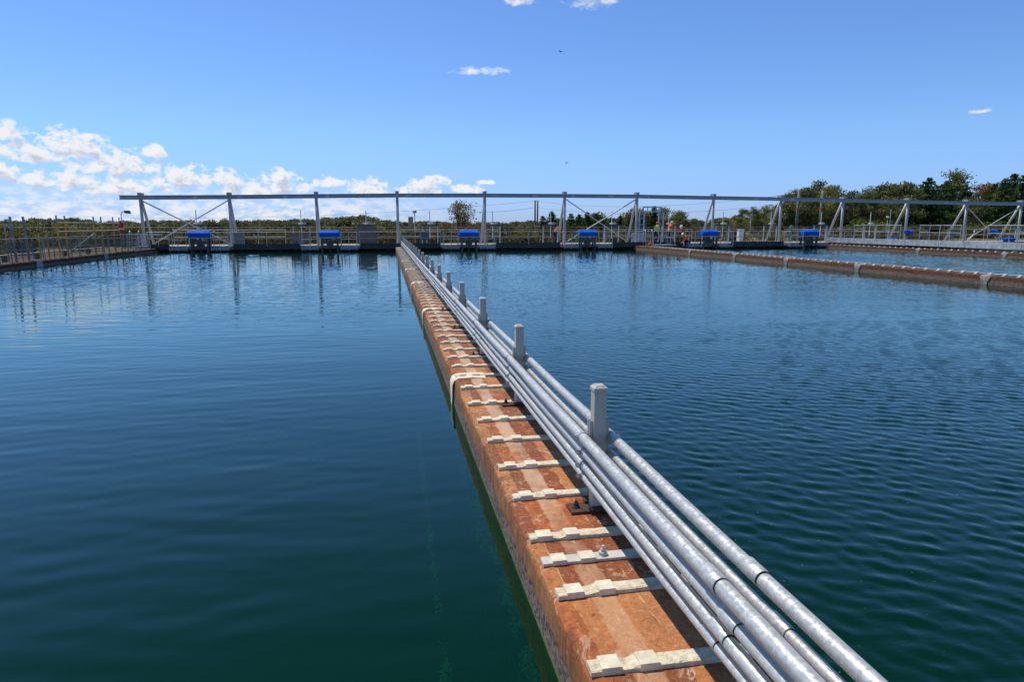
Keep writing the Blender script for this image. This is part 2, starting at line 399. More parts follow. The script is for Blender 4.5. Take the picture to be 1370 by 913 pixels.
    me.polygons.add(len(F_)); me.polygons.foreach_set('loop_start', np.arange(0, F_.size, 4, dtype=np.int32))
    me.polygons.foreach_set('use_smooth', np.ones(len(F_), dtype=bool)); me.materials.append(M['water']); me.update(calc_edges=True)
    return me
kind(link('water', water_sheet()), 'structure')

hb = MB(); nxh, nyh = 150, 9
for j in range(nyh):
    for i in range(nxh):
        x = -420+i*1000/(nxh-1); y = 390+j*22; k = math.sin(math.pi*j/(nyh-1))
        hb.v.append((x, y, -18+k*(20.3+1.6*noise.noise((x*.02, y*.02, 1))+1.3*noise.noise((x*.13, y*.05, 4)))))
hb.f = [(j*nxh+i, j*nxh+i+1, (j+1)*nxh+i+1, (j+1)*nxh+i) for j in range(nyh-1) for i in range(nxh-1)]; hb.mi = [0]*len(hb.f)
M['forest_floor'] = simple('forest_floor', (.055, .050, .022), .95, 0, .4, .25, 1.0, dirt=(.03, .028, .014))
kind(hb.obj('hills', 'forest_floor', smooth=True), 'structure')

# ------------------------------------------------------------------ basin walls
def wall_mesh(x0, x1, y0, y1, steps, amp=1.0, mat='wall'):
    """concrete wall running along Y with worn arrises"""
    prof = [(x0-.012, -3.1), (x0-.012, -.25), (x0-.004, -.06), (x0+.004, .05), (x0+.006, .12), (x0+.006, .19), (x0+.008, .252), (x0+.014, .281), (x0+.030, .296), (x0+.07, .30),
            (x0+.2, .30), (x0+.33, .30), (x0+.46, .30), (x1-.16, .30), (x1-.05, .298), (x1-.015, .28), (x1, .24), (x1, .08), (x1, -.1), (x1, -3.1)]
    y = y0; ysl = []
    while y < y1: ysl.append(y); y += steps(y)
    ysl.append(y1); b = MB(); n = len(prof)
    for y in ysl:
        for i, (px, pz) in enumerate(prof):
            q = Vector((px*3.1, y*3.3, pz*6)); d = noise.noise(q*1.2)*.006+noise.noise(q*4.1)*.006+noise.noise(q*11)*.004
            e = .9 if 4 <= i <= 9 else .25
            if i in (0, n-1): d = 0
            b.v.append((px+(d*e*amp if i < 10 else -d*amp*.5 if i > 13 else 0), y, pz+(d*e*.6*amp if 5 < i < 17 else 0)))
    for j in range(len(ysl)-1):
        for i in range(n-1): b.f.append((j*n+i, (j+1)*n+i, (j+1)*n+i+1, j*n+i+1)); b.mi.append(0)
    b.f += [tuple(range(n)), tuple((len(ysl)-1)*n+i for i in range(n))[::-1]]; b.mi += [0, 0]
    return b.mesh('basin_wall', mat)
def patch(parent, x, y, w=.27, top=.35):
    """white sealant run over the arris and down the face"""
    b = MB(); pts = [(x-.02, -.05), (x-.021, .1), (x-.02, .24), (x+.0, .294), (x+.05, .318), (x+.2, .322), (x+top, .316)]
    for k, yy in enumerate((-.5, -.3, 0, .3, .5)):
        for i, (px, pz) in enumerate(pts):
            j = noise.noise((px*9, (y+yy)*7, pz*8))*.02; taper = .55 if i < 2 else 1
            b.v.append((px, y+yy*w*taper+j, pz-(.012 if abs(yy) == .5 else 0)+(0 if abs(yy) < .5 else 0)))
    n = len(pts)
    for k in range(4):
        for i in range(n-1): b.f.append((k*n+i, (k+1)*n+i, (k+1)*n+i+1, k*n+i+1)); b.mi.append(0)
    b.obj('repair_patch', 'sealant' if x < 5 else 'sealant_old', parent, smooth=True)

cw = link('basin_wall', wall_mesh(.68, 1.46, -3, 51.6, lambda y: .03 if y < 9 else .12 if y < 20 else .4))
tag(cw, 'rusty brown concrete wall between two basins carrying the galvanised pipes', 'wall')
for y in (7.18, 13.2, 19.4, 25.5, 31.5): patch(cw, .68, y)
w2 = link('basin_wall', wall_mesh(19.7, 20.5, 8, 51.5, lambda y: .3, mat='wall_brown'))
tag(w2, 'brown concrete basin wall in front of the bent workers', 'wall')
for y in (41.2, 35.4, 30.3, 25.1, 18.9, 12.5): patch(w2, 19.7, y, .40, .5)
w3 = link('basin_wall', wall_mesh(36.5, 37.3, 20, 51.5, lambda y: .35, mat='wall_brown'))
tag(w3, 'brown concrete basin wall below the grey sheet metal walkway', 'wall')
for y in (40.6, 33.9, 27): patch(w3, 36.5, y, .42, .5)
w4 = link('basin_wall', wall_mesh(-16.9, -15.95, 10, 51.5, lambda y: .3, mat='wall_shaded'))
tag(w4, 'dark side wall of the basin under the mesh railing and scaffold', 'wall')
for y in (34.6, 42.2):
    b = MB(); b.box(-15.952, -15.93, y-.28, y+.28, -.2, .31); b.obj('repair_patch', 'tray', w4, bevel=.006)

# algae strands just under the water beside the wall
b = MB(); ra = random.Random(3)
for (xa, y0, y1, n, sp) in ((.205, 2.1, 6.6, 1900, .011), (.60, 1.8, 5.0, 2000, .015), (.58, 4.0, 8.0, 900, .03)):
    for i in range(n):
        y = y0+(y1-y0)*ra.random()**1.4
        if noise.noise((y*5.5, xa*30, 0)) < -.08: continue
        c = Vector((xa+.020*noise.noise((y*6, 1, xa*40))+ra.gauss(0, sp)+(y-y0)*.012, y, -.09-.08*ra.random())); a_ = 1.57+ra.gauss(0, .7); l = ra.uniform(.008, .030); w = ra.uniform(.0015, .005)
        d = Vector((math.cos(a_), math.sin(a_), ra.uniform(-.4, .4)))*l; n_ = Vector((-math.sin(a_), math.cos(a_), 0))*w
        b.add([c-d, c+n_, c+d, c-n_], [(0, 1, 2, 3)])
kind(b.obj('algae', 'algae'), 'stuff')

M['fleck'] = simple('fleck', (.20, .15, .08), .9, 0, .3, 20)
b = MB()
for i in range(240):
    y = ra.uniform(2.2, 9); c = Vector((1.55+abs(ra.gauss(0, .9)), y, .006)); a_ = ra.uniform(0, 3.14); l = ra.uniform(.003, .009)
    d = Vector((math.cos(a_), math.sin(a_), 0))*l; n_ = Vector((-d.y, d.x, 0))*.45; b.add([c-d, c+n_, c+d, c-n_, c-d*.2+Vector((0, 0, .002))], [(0, 1, 4), (1, 2, 4), (2, 3, 4), (3, 0, 4)])
kind(b.obj('floating_flecks', 'fleck'), 'stuff')

# ------------------------------------------------------------------ cream straps across the walls
def strap_parts(seed, bolt=False, curved=False):
    r = random.Random(seed)
    b = MB(); n = 22; W, H = .074, (.016 if bolt else .022)
    for i in range(n+1):
        x = .012+.70*i/n; rough = .0 if bolt else (.0045 if .06 < x < .26 else .0015)
        for (dy, z) in ((-.5, -.01), (-.5, .86), (-.42, 1), (.42, 1), (.5, .86), (.5, -.01)):
            hz = H*(.72 if .085 < x < .2 and not bolt else 1)
            b.v.append((x, dy*W+r.uniform(-1, 1)*rough*.7, z*hz+r.uniform(-1, 1)*rough*(1 if z > .5 else 0)))
    for i in range(n):
        for k in range(6): b.f.append((i*6+k, (i+1)*6+k, (i+1)*6+(k+1) % 6, i*6+(k+1) % 6)); b.mi.append(0)
    b.f += [tuple(range(6))[::-1], tuple(n*6+k for k in range(6))]; b.mi += [0, 0]
    parts = [('bar', b.mesh('bar', 'strap_metal' if bolt else 'sealant_rough'))]
    for x in (.055, .205):
        q = MB(); q.box(x+r.uniform(-.006, .006), x+.078, -.040, .040, 0, H+.011); parts.append(('pad', q.mesh('pad', 'sealant', bevel=.004)))
    if bolt:
        q = MB(); q.tube([(.33, 0, .0), (.33, 0, .034)], .022, 10).tube([(.33, 0, .034), (.33, 0, .05)], .014, 6).tube([(.33, 0, .05), (.33, 0, .066)], .008, 8)
        parts.append(('bolt', q.mesh('bolt', 'strap_metal')))
    return parts
def make_strap(parts, label, loc, group, cat='strap'):
    t = thing('cross_strap', label, cat, loc, 0, group)
    for nme, me in parts: link(nme, me, t)
    return t
variants = [strap_parts(s) for s in range(5)]
bolted = strap_parts(77, True)
ysn = [-.5, .05, .60, 1.12, 1.64, 2.16, 2.68, 3.24, 3.78, 4.31, 4.89, 5.44, 5.99, 6.61, 7.16, 7.67, 8.21, 8.75, 9.30, 9.83]
yy = 10.37
while yy < 46.5: ysn.append(yy); yy += .541
GS = 'cream straps across the pipe wall'
make_strap(bolted, 'thin flat cream strap with an upright bolt, lying across the pipe wall', (.70, 2.98, .302), None)
vis = 0
far_strap = None
for i, y in enumerate(ysn):
    z = .3005; x = .70+rnd.uniform(-.012, .012)
    if y < 16:
        if y > 1.9:
            lab = 'rough cream strap with two square pads, %s strap along the pipe wall' % (('nearest' if vis == 0 else ONES[vis]) if vis < 24 else 'distant')
            if y > 2.98 and vis < 24: lab = 'rough cream strap with two square pads, %s padded strap along the pipe wall' % ONES[vis]
            vis += 1
        else: lab = 'rough cream strap below the lower edge of the view on the pipe wall'
        make_strap(variants[i % 5], lab, (x, y, z), GS).rotation_euler[2] = rnd.uniform(-.02, .02)
    else:
        if not far_strap:
            q = MB(); q.box(.012, .70, -.036, .036, 0, .03).box(.055, .13, -.04, .04, .0303, .048).box(.205, .28, -.04, .04, .0303, .048)
            far_strap = q.mesh('cross_strap', 'sealant')
        o = link('cross_strap', far_strap, None, (x, y, z)); tag(o, 'small distant cream strap lying on the far half of the pipe wall', 'strap', GS+', far half')
far2 = MB(); far2.box(0, .74, -.05, .05, 0, .035).box(.05, .15, -.05, .05, .0353, .07); far2 = far2.mesh('cross_strap', 'sealant')
for (xw, ya, yb, lab, gr) in ((19.73, 14.5, 48, 'small cream strap on the brown wall in front of the workers', 'straps on the workers\' wall'), (36.53, 28, 50, 'small cream strap on the brown wall under the grey walkway', 'straps under the grey walkway')):
    y = ya
    while y < yb:
        o = link('cross_strap', far2, None, (xw+rnd.uniform(-.02, .02), y, .301)); tag(o, lab, 'strap', gr); y += .545+rnd.uniform(-.02, .02)

# ------------------------------------------------------------------ pipes and their stands
PX = 1.18
PIPES = [(1.090, .748, .0302, 'large galvanised pipe, topmost of the four pipes on the walkable side of the stands'),
         (1.0965, .660, .0242, 'galvanised pipe with teal print, second from top of the four stacked pipes'),
         (1.0965, .580, .0242, 'galvanised pipe, third from top of the four stacked pipes'),
         (1.0995, .512, .0214, 'galvanised pipe with teal print, lowest of the four stacked pipes'),
         (1.259, .745, .0302, 'large galvanised pipe running outermost over the water behind the stands'),
         (1.252, .652, .0214, 'thin galvanised pipe below the outermost pipe behind the stands')]
STY = [3.555+2.365*i for i in range(0, 20)]
for k, (x, z, r, lab) in enumerate(PIPES):
    t = thing('galvanised_pipe', lab, 'pipe', (x, 0, z), 0, 'galvanised pipes along the wall')
    pts = []
    y = -2.5
    while y < 49.6:
        ph = (y-3.555)/2.365; sag = -.004*math.sin(math.pi*(ph % 1))**2
        pts.append((.004*noise.noise((y*.35, k*7.1, 0)), y, sag+.003*noise.noise((y*.3, k*3.3, 5)))); y += .3
    pts += [(0, 49.8, 0), (0, 50.0, -.02), (0, 50.1, -.10), (0, 50.12, -.45)]
    b = MB(); b.tube(pts, r, 20 if k != 1 else 20); b.obj('pipe_run', 'galvanised_marked' if k in (1, 3) else 'galvanised', t, smooth=True)
    y = 1.97+(.0, -.08, -.02, .05, .02, -.12)[k]+(0 if k in (0, 4) else -.04)
    while y < 49:
        b = MB(); b.tube([(0, y-.055, 0), (0, y-.05, 0), (0, y+.05, 0), (0, y+.054, 0)], [r+.001, r+.0028, r+.0028, r+.0012], 20)
        s_ = b.obj('coupling', 'galvanised', t, smooth=True)
        b = MB(); b.tube([(0, y-.0572, 0), (0, y-.0552, 0)], r+.0022, 20); b.obj('seam', 'seam', s_)
        y += 6.02
def stand(y):
    t = thing('pipe_stand', '', 'post', (PX, y, .3), 0, 'pipe stands along the wall')
    h = .728; a = .0375
    b = MB(); b.box(-a, a, -a, a, .018, h); b.obj('post', 'galvanised_post', t, bevel=.005)
    b = MB(); c = a+.004
    b.add([(-c, -c, h), (c, -c, h), (c, c, h), (-c, c, h), (-c, -c, h+.018), (c, -c, h+.018), (c, c, h+.018), (-c, c, h+.018), (-c*.55, -c*.55, h+.034), (c*.55, -c*.55, h+.034), (c*.55, c*.55, h+.034), (-c*.55, c*.55, h+.034)],
          [(3, 2, 1, 0), (0, 1, 5, 4), (1, 2, 6, 5), (2, 3, 7, 6), (3, 0, 4, 7), (4, 5, 9, 8), (5, 6, 10, 9), (6, 7, 11, 10), (7, 4, 8, 11), (8, 9, 10, 11)])
    b.obj('cap', 'galvanised_post', t)
    for s in (-1, 1):
        b = MB(); x0 = s*(a+.0015); x1 = s*(a+.022); xa, xb = min(x0, x1), max(x0, x1)
        zb, zt = (.16, .55) if s < 0 else (.25, .555)
        b.box(xa, xb, -.0205, -.0165, zb, zt).box(xa, xb, .0165, .0205, zb, zt)
        b.box(x0 if s > 0 else x0-.003, x0+.003 if s > 0 else x0, -.0163, .0163, zb, zt)
        b.box(x1-.003 if s > 0 else x1, x1 if s > 0 else x1+.003, -.0163, -.008, zb, zt).box(x1-.003 if s > 0 else x1, x1 if s > 0 else x1+.003, .008, .0163, zb, zt)
        b.obj('channel', 'galvanised_post', t)
    for (x, z, r, _) in PIPES:
        s = -1 if x < PX else 1; cx, cz = x-PX, z-.3; b = MB(); n = 14; wdt = .012
        for i in range(n+1):
            a_ = 2*math.pi*i/n
            for rr in (r+.0035, r+.0008):
                for yq in (-wdt, wdt): b.v.append((cx+math.cos(a_)*rr, yq, cz+math.sin(a_)*rr))
        for i in range(n):
            q = i*4; b.f += [(q, q+1, q+5, q+4), (q+2, q+6, q+7, q+3), (q, q+4, q+6, q+2), (q+1, q+3, q+7, q+5)]; b.mi += [0]*4
        xx = cx+s*(r+.002); b.box(min(xx, xx+s*.022), max(xx, xx+s*.022), -.013, -.0105, cz-.010, cz+.010).box(min(xx, xx+s*.022), max(xx, xx+s*.022), .0105, .013, cz-.010, cz+.010)
        b.tube([(xx+s*.014, -.022, cz), (xx+s*.014, .022, cz)], .0042, 6)
        b.obj('clamp', 'zinc_beam', t)
    b = MB(); b.box(-.17, .10, -.065, .065, .0, .018); pl = b.obj('base_plate', 'rust', t, bevel=.005)
    b = MB(); b.tube([(-.125, 0, .018), (-.125, 0, .026)], .024, 12).tube([(-.125, 0, .026), (-.125, 0, .046)], .0155, 6).tube([(-.125, 0, .046), (-.125, 0, .062)], .008, 8); b.obj('bolt', 'rust', pl)
    b = MB(); b.box(-.06, .075, -.085, -.0385, .0185, .034).box(-.06, .075, .0385, .085, .0185, .034); b.obj('foot_bracket', 'rust', t, bevel=.003)
    return t
st0 = None
for i, y in enumerate(STY):
    k = i
    lab = ('galvanised square pipe stand nearest the camera, holding six pipes' if k == 0 else
           'galvanised square pipe stand beneath the camera position, outside the view' if k < 0 else
           'galvanised square pipe stand, %s stand from the camera along the wall' % ONES[k])
    if st0 is None: st0 = stand(y); st0['label'] = lab
    else: dup(st0, (PX, y, .3), lab)

# ------------------------------------------------------------------ far end: deck, kick beams, railings
YF = 51.4
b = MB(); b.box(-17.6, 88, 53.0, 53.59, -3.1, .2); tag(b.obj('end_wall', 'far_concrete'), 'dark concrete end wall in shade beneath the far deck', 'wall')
dk = thing('far_deck', 'long concrete deck across the far end of the basins', 'deck')
b = MB(); b.box(-17.6, 88, 51.55, 55.6, .20, .44); b.obj('slab', 'deck', dk)
b = MB(); b.box(-17.6, 88, 51.40, 51.55, .205, .235); b.obj('edge_strip', 'deck', dk)
postmesh = {}
def guard_rail(p0, p1, z0, h, n, label, mat='rail', group=None, mid=(.52,), r=.024, name='guard_rail', toe=None):
    p0, p1 = Vector((*p0, z0)), Vector((*p1, z0)); t = thing(name, label, 'railing', p0, 0, group); d = p1-p0
    key = (h, mat, r)
    if key not in postmesh:
        q = MB(); q.tube([(0, 0, 0), (0, 0, h-.01)], r, 7); q.box(-.06, .06, -.06, .06, 0, .012); postmesh[key] = q.mesh('rail_post', mat)
    for i in range(n): link('rail_post', postmesh[key], t, d*(i/(n-1)))
    ex = d.normalized()*.06
    q = MB(); q.tube([-ex+Vector((0, 0, h)), d+ex+Vector((0, 0, h))], r*1.05, 8); q.obj('top_rail', mat, t)
    for m_ in mid:
        q = MB(); q.tube([Vector((0, 0, h*m_)), d+Vector((0, 0, h*m_))], r*.85, 8); q.obj('mid_rail', mat, t)
    return t
BOX = [-13.07, -4.1, 6.24, 15.7, 26.09, 35.24]
order = ['between the corner ladder and the first blue motor cover', 'between the first and second blue motor covers', 'between the second and third blue motor covers', 'between the third and fourth blue motor covers',
         'between the fourth blue motor cover and the access platform', 'beyond the fifth blue motor cover', 'beside the sixth blue motor cover']
edges = [-16.6]+[e for c in BOX for e in (c-2.15, c+2.15)]+[47]
for i in range(0, len(edges), 2):
    a, c = edges[i], edges[i+1]
    t = thing('kick_beam', 'dark blue grey steel beam along the deck edge, '+order[i//2], 'beam', (a, YF, .24), 0, 'steel beams along the deck edge')
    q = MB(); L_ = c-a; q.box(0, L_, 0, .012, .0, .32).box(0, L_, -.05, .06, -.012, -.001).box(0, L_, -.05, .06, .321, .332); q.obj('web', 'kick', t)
    x = .6
    while x < L_:
        q = MB(); q.box(x, x+.1, -.04, -.002, 0, .32); q.obj('stiffener', 'darkmetal', t); x += 2.0
    guard_rail((a, YF-.02), (c, YF-.02), .45, .98, max(3, int(L_/2.1)+1), 'grey railing on the deck edge '+order[i//2], 'rail', 'railings on the deck edge')
x = -16; k = 0
spans = ['near the corner ladder', 'behind the second and third A-frames', 'behind the meeting of wall and bridge', 'behind the single reddish tree line', 'in front of the dark pines', 'behind the access portal', 'behind the fifth blue cover', 'behind the sixth blue cover', 'under the tall trees', 'by the bridge end']
while x < 70:
    guard_rail((x, 55.3), (x+8.2, 55.3), .44, 1.12, 5, 'brownish rear railing '+spans[k], 'rail_brown' if k % 2 else 'rail', 'rear railings behind the deck'); x += 8.6; k += 1
guard_rail((-30, 61), (88, 61), .1, 1.62, 44, 'long rusty brown pipe fence behind the deck', 'rail_brown', None, (.45,), .03, 'pipe_fence')

# ------------------------------------------------------------------ A-frames and overhead beam
AX = [-17.24, -11.23, -5.07, .93, 7.71, 14.2, 20.33, 27.11, 33.36, 39.32, 45.8, 51.92, 57.81, 63.9, 70.0]
AZ = [3.86, 3.94, 4.05, 4.15, 4.20, 4.22, 4.22, 4.15, 4.10, 4.02, 3.95, 3.87, 3.83, 3.80, 3.78]
YL = 52.6; GA = 'A-frames carrying the overhead beam'
for k, (x, z) in enumerate(zip(AX, AZ)):
    t = thing('a_frame', 'grey steel A-frame carrying the overhead beam, %s counted from the scaffold end' % ONES[k], 'support frame', (x, YL, .44), 0, GA)
    H = z-.44
    q = MB(); q.tube([(0, 0, .02), (0, 0, H-.12)], .105, 14); q.obj('leg', 'zinc_leg', t, smooth=True)
    q = MB(); q.tube([(0, 2.05, .02), (0, .16, H-.14)], .095, 14); q.obj('leg', 'zinc_leg', t, smooth=True)
    for yb in (0, 2.05):
        q = MB(); q.box(-.2, .2, yb-.2, yb+.2, 0, .022); q.obj('base_plate', 'zinc_leg', t)
    q = MB(); q.box(-.13, .13, -.16, .42, H+.172, H+.33).box(-.14, .14, -.175, .43, H+.331, H+.35); q.obj('cap', 'zinc_beam', t)
    q = MB(); q.box(-.03, .03, -.12, .40, H-.36, H-.135); q.obj('gusset', 'zinc_leg', t)
t = thing('overhead_beam', 'long grey steel beam spanning the whole row of A-frames', 'beam', (0, YL, 0))
ptsb = [(-18.6, 3.86)]+list(zip(AX, AZ))+[(74, 3.77)]
for (xa, za), (xb, zb) in zip(ptsb, ptsb[1:]):
    q = MB()
    q.bar((xa+.004, -.14, za+.15), (xb-.004, -.14, zb+.15), .02, .04).bar((xa+.004, 0, za+.155), (xb-.004, 0, zb+.155), .26, .025)
    q.bar((xa+.004, 0, za-.115), (xb-.004, 0, zb-.115), .26, .025)
    q.bar((xa+.004, 0, za+.02), (xb-.004, 0, zb+.02), .05, .24)
    q.obj('girder_length', 'zinc_beam', t)
    n = max(1, int((xb-xa)/1.5))
    for i in range(n):
        u = (i+.5)/n; xm, zm = xa+(xb-xa)*u, za+(zb-za)*u
        if i % 2 == 0:
            q = MB(); q.box(xm-.22, xm+.22, -.0405, -.026, zm-.09, zm+.13); q.obj('splice_plate', 'rail', t)
for (i, j, lab) in ((0, 1, 'crossed steel braces between the two A-frames nearest the scaffold'), (5, 6, 'crossed steel braces between A-frames in front of the dark pines'), (11, 12, 'crossed steel braces between A-frames in front of the tallest dark trees')):
    t = thing('cross_brace', lab, 'brace', (AX[i], YL, 0), 0, 'crossed braces between A-frames'); D = AX[j]-AX[i]
    q = MB()
    if i == 0:
        q.tube([(.1, -.1, AZ[i]-.2), (D-.1, -.12, .55)], .045, 8); q.obj('rod', 'zinc_leg', t)
        q = MB(); q.tube([(D-.1, .2, AZ[j]-.2), (.1, 2.0, .6)], .045, 8); q.obj('rod', 'zinc_leg', t)
    else:
        q.tube([(D-.1, -.1, AZ[j]-.2), (.1, -.12, .55)], .045, 8); q.obj('rod', 'zinc_leg', t)
        q = MB(); q.tube([(.1, .2, AZ[i]-.2), (D-.1, 2.0, .6)], .045, 8); q.obj('rod', 'zinc_leg', t)

# ------------------------------------------------------------------ motor platforms with blue covers
def hood(L=1.44, D=.75, h=.50):
    q = MB(); a = L/2; ins = .05
    pr = [(-D/2, 0), (-D/2, h*.63), (-D/2+.05, h*.70), (-.02, h), (D/2-.1, h*.96), (D/2, h*.70), (D/2, 0)]
    n = len(pr); vs = []
    for (x, sc) in ((-a, .93), (-a+.05, 1), (0, 1.012), (a-.05, 1), (a, .93)):
        for (y, z) in pr: vs.append((x, y*sc, z*sc))
    fs = [(k*n+i, k*n+(i+1) % n, (k+1)*n+(i+1) % n, (k+1)*n+i) for k in range(4) for i in range(n)]
    fs += [tuple(range(n))[::-1], tuple(4*n+i for i in range(n))]
    q.add(vs, fs); return q
def motor_platform(x, label):
    t = thing('motor_platform', label, 'motor platform', (x, 51.15, 0), 0, 'motor platforms along the deck')
    hd = hood(); o = hd.obj('hood', 'blue', t); o.location = (0, 0, 1.06)
    q = MB(); q.box(-.04, .04, -.392, -.379, .08, .14).box(-.50, -.46, -.39, -.379, .0, .30).box(.46, .50, -.39, -.379, .0, .30); q.obj('latch', 'darkmetal', o)
    q = MB(); q.box(-.71, .71, -.34, .34, .985, 1.055); q.obj('hood_tray', 'rail', t)
    for sx in (-.55, .55):
        for sy in (-.28, .28):
            q = MB(); q.bar((sx, sy, -.6), (sx, sy, .985), .12, .12, 0, (0, 1, 0)); q.obj('leg', 'darkmetal', t)
    for zz in (.28, .62):
        q = MB(); q.box(-.49, .49, -.33, -.25, zz, zz+.10); q.obj('cross_member', 'darkmetal', t)
    q = MB(); q.box(-.24, .24, -.15, .20, .42, .82).tube([(0, 0, .86), (0, 0, .98)], .12, 10); q.obj('gearbox', 'darkmetal', t)
    q = MB(); q.tube([(0, .0, -.8), (0, 0, .40)], .06, 10); q.obj('shaft', 'darkmetal', t)
    for s in (-1, 1):
        x0, x1 = (.78, 2.0) if s > 0 else (-2.0, -.78)
        q = MB(); q.box(x0, x1, -.45, .30, .17, .20).box(x0, x1, -.47, -.455, .165, .315).box(x0, x0+.012, -.455, .3, .201, .30).box(x1-.012, x1, -.455, .3, .201, .30)
        tr = q.obj('tray', 'tray', t)
        q = MB(); q.tube([(x0+.1, -.40, .10), (x1-.1, -.40, .10)], .035, 8); q.obj('float_tube', 'darkmetal', tr)
        q = MB()
        for px in (x0+.05, (x0+x1)/2, x1-.05): q.tube([(px, -.43, .1), (px, -.43, 1.42)], .026, 7)
        q.tube([(x0, -.43, 1.42), (x1, -.43, 1.42)], .027, 7).tube([(x0, -.43, .90), (x1, -.43, .90)], .022, 7)
        for px in (x0+.05, x1-.05): q.tube([(px, -.43, 1.42), (px, .28, 1.42)], .025, 7).tube([(px, .28, .2), (px, .28, 1.42)], .025, 7)
        q.obj('handrail', 'rail', t)
    return t
mp0 = None
for i, x in enumerate(BOX):
    lab = 'steel motor platform with blue cover at the water edge, %s from the scaffold end' % ONES[i]
    if mp0 is None: mp0 = motor_platform(x, lab)
    else: dup(mp0, (x, 51.15, 0), lab)
# smaller covers standing end-on beyond the grey walkway
def blue_motor(x, y, z, sc, rz, label):
    t = thing('covered_motor', label, 'motor', (x, y, z), rz, 'blue covered motors beyond the grey walkway')
    o = hood().obj('hood', 'blue', t); o.location = (0, 0, .30)
    q = MB(); q.box(-.5, .5, -.25, .25, 0, .29); q.obj('motor_base', 'darkmetal', t)
    t.scale = (sc, sc, sc); return t
p = at(1216, 311, 50.4); blue_motor(p.x, p.y, 1.0, .66, R(35), 'small blue motor cover turned end-on above the grey walkway')
p = at(1330.5, 311, 50.2); blue_motor(p.x, p.y, .95, .72, R(35), 'blue motor cover near the crossed braces beyond the grey walkway')
p = at(1194.5, 322, 49.8); blue_motor(p.x, p.y, .52, .42, R(0), 'low flat blue cover lying behind the grey walkway panel')
p = at(1346, 324, 47); blue_motor(p.x, p.y, .55, .45, R(10), 'low blue drum cover beside its pair near the end of the walkway')
p = at(1354, 324, 47); blue_motor(p.x, p.y, .55, .42, R(60), 'low darker blue drum cover standing furthest along the walkway')

# grey sheet metal walkway over the third wall
t = thing('sheet_walkway', 'grey sheet metal walkway running above the third brown wall', 'walkway', (36.6, 0, 0))
y = 24.0
while y < 48.6:
    q = MB(); q.box(0, .03, y, y+2.97, .50, .92).box(.031, .06, y, y+2.97, .50, .53).box(.031, .06, y, y+2.97, .89, .92); q.obj('side_panel', 'rail', t)
    q = MB(); q.box(.1, .22, y+.1, y+.22, .30, .5); q.obj('bearer', 'darkmetal', t); y += 3
q = MB(); q.box(.065, 1.2, 24, 48.6, .86, .885); q.obj('grating', 'tray', t)
for (ya, yb, lab) in ((47.5, 42.6, 'nearest the deck'), (40.8, 37.4, 'beside the small end-on blue cover'), (35.4, 29.5, 'towards the crossed braces')):
    guard_rail((36.7, ya), (36.7, yb), .9, 1.02, 5, 'galvanised railing on the grey walkway '+lab, 'rail', 'railings on the grey walkway')

# ------------------------------------------------------------------ penstock gates with thin spindles
def gate(x, y, label):
    t = thing('sluice_gate_lift', label, 'gate lift', (x, y, .44), 0, 'sluice lifts with thin white spindles')
    for s in (-.62, .62):
        q = MB(); q.box(s-.04, s+.04, -.05, .05, 0, 1.42); q.obj('post', 'rail', t)
    q = MB(); q.box(-.72, .72, -.08, .08, 1.421, 1.53); q.obj('headstock', 'darkmetal', t)
    q = MB(); q.tube([(0, 0, 1.531), (0, 0, 1.72)], [.12, .07], 10).tube([(-.2, 0, 1.60), (.2, 0, 1.60)], .05, 8); g0 = q.obj('gearbox', 'white', t)
    q = MB(); q.tube([(.26, -.05, 1.60), (.26, .0, 1.60)], .13, 12); q.obj('handwheel', 'rail', g0)
    q = MB(); q.tube([(0, 0, .4), (0, 0, 2.62)], .035, 8); q.obj('spindle', 'white', t)
    return t
g0 = None
for i, px in enumerate((263, 403, 490, 575, 659, 736.7, 818.5, 894.5, 967, 1031, 1098, 1164)):
    p = at(px, 300, 54.2); lab = 'white spindled sluice lift behind the deck, %s from the scaffold end' % ONES[i]
    if g0 is None: g0 = gate(p.x, 54.2, lab)
    else: dup(g0, (p.x, 54.2, .44), lab)

def cabinet(px, Y, w, z0, z1, mat, label, doors=1, d=.4):
    x = at(px, 312, Y).x; t = thing('control_cabinet', label, 'cabinet', (x, Y, .44))
    q = MB(); q.box(-w/2, w/2, 0, d, z0-.44, z1-.44); q.obj('body', mat, t, bevel=.012)
    for k in range(doors):
        a = -w/2+.03+k*(w-.06)/doors; q = MB(); q.box(a+.01, a+(w-.06)/doors-.01, -.022, -.002, z0-.40, z1-.48); dr = q.obj('door', mat, t)
        q = MB(); q.box(a+.06, a+.10, -.045, -.0225, (z0+z1)/2-.52, (z0+z1)/2-.40); q.obj('handle', 'darkmetal', dr)
    q = MB(); q.box(-w/2-.03, w/2+.03, -.04, d+.03, z1-.4395, z1-.41); q.obj('roof', mat, t)
    if z0 > .5:
        for s in (-.3, .3): q = MB(); q.box(s*w-.03, s*w+.03, .1, .16, 0, z0-.4405); q.obj('leg', 'rail', t)
cabinet(315, 53.6, 1.1, .46, 1.30, 'cabinet', 'grey double door cabinet beside the second A-frame', 2)
cabinet(400, 53.7, 1.3, .46, 1.30, 'cabinet_brown', 'brownish cabinet between the second and third A-frames', 2)
cabinet(491, 53.5, 1.45, .46, 1.85, 'cabinet_brown', 'tall brownish grey cabinet beside the third A-frame', 2)
cabinet(568.5, 52.0, .60, .85, 1.37, 'cabinet_blue', 'blue grey box on two legs near the far end of the pipes', 1)
cabinet(1275, 52.0, .5, .8, 1.50, 'cabinet', 'grey upright cabinet beside the twelfth A-frame', 1)
cabinet(992, 54.8, .45, .5, 1.55, 'white', 'slim pale cabinet behind the fifth motor platform', 1)

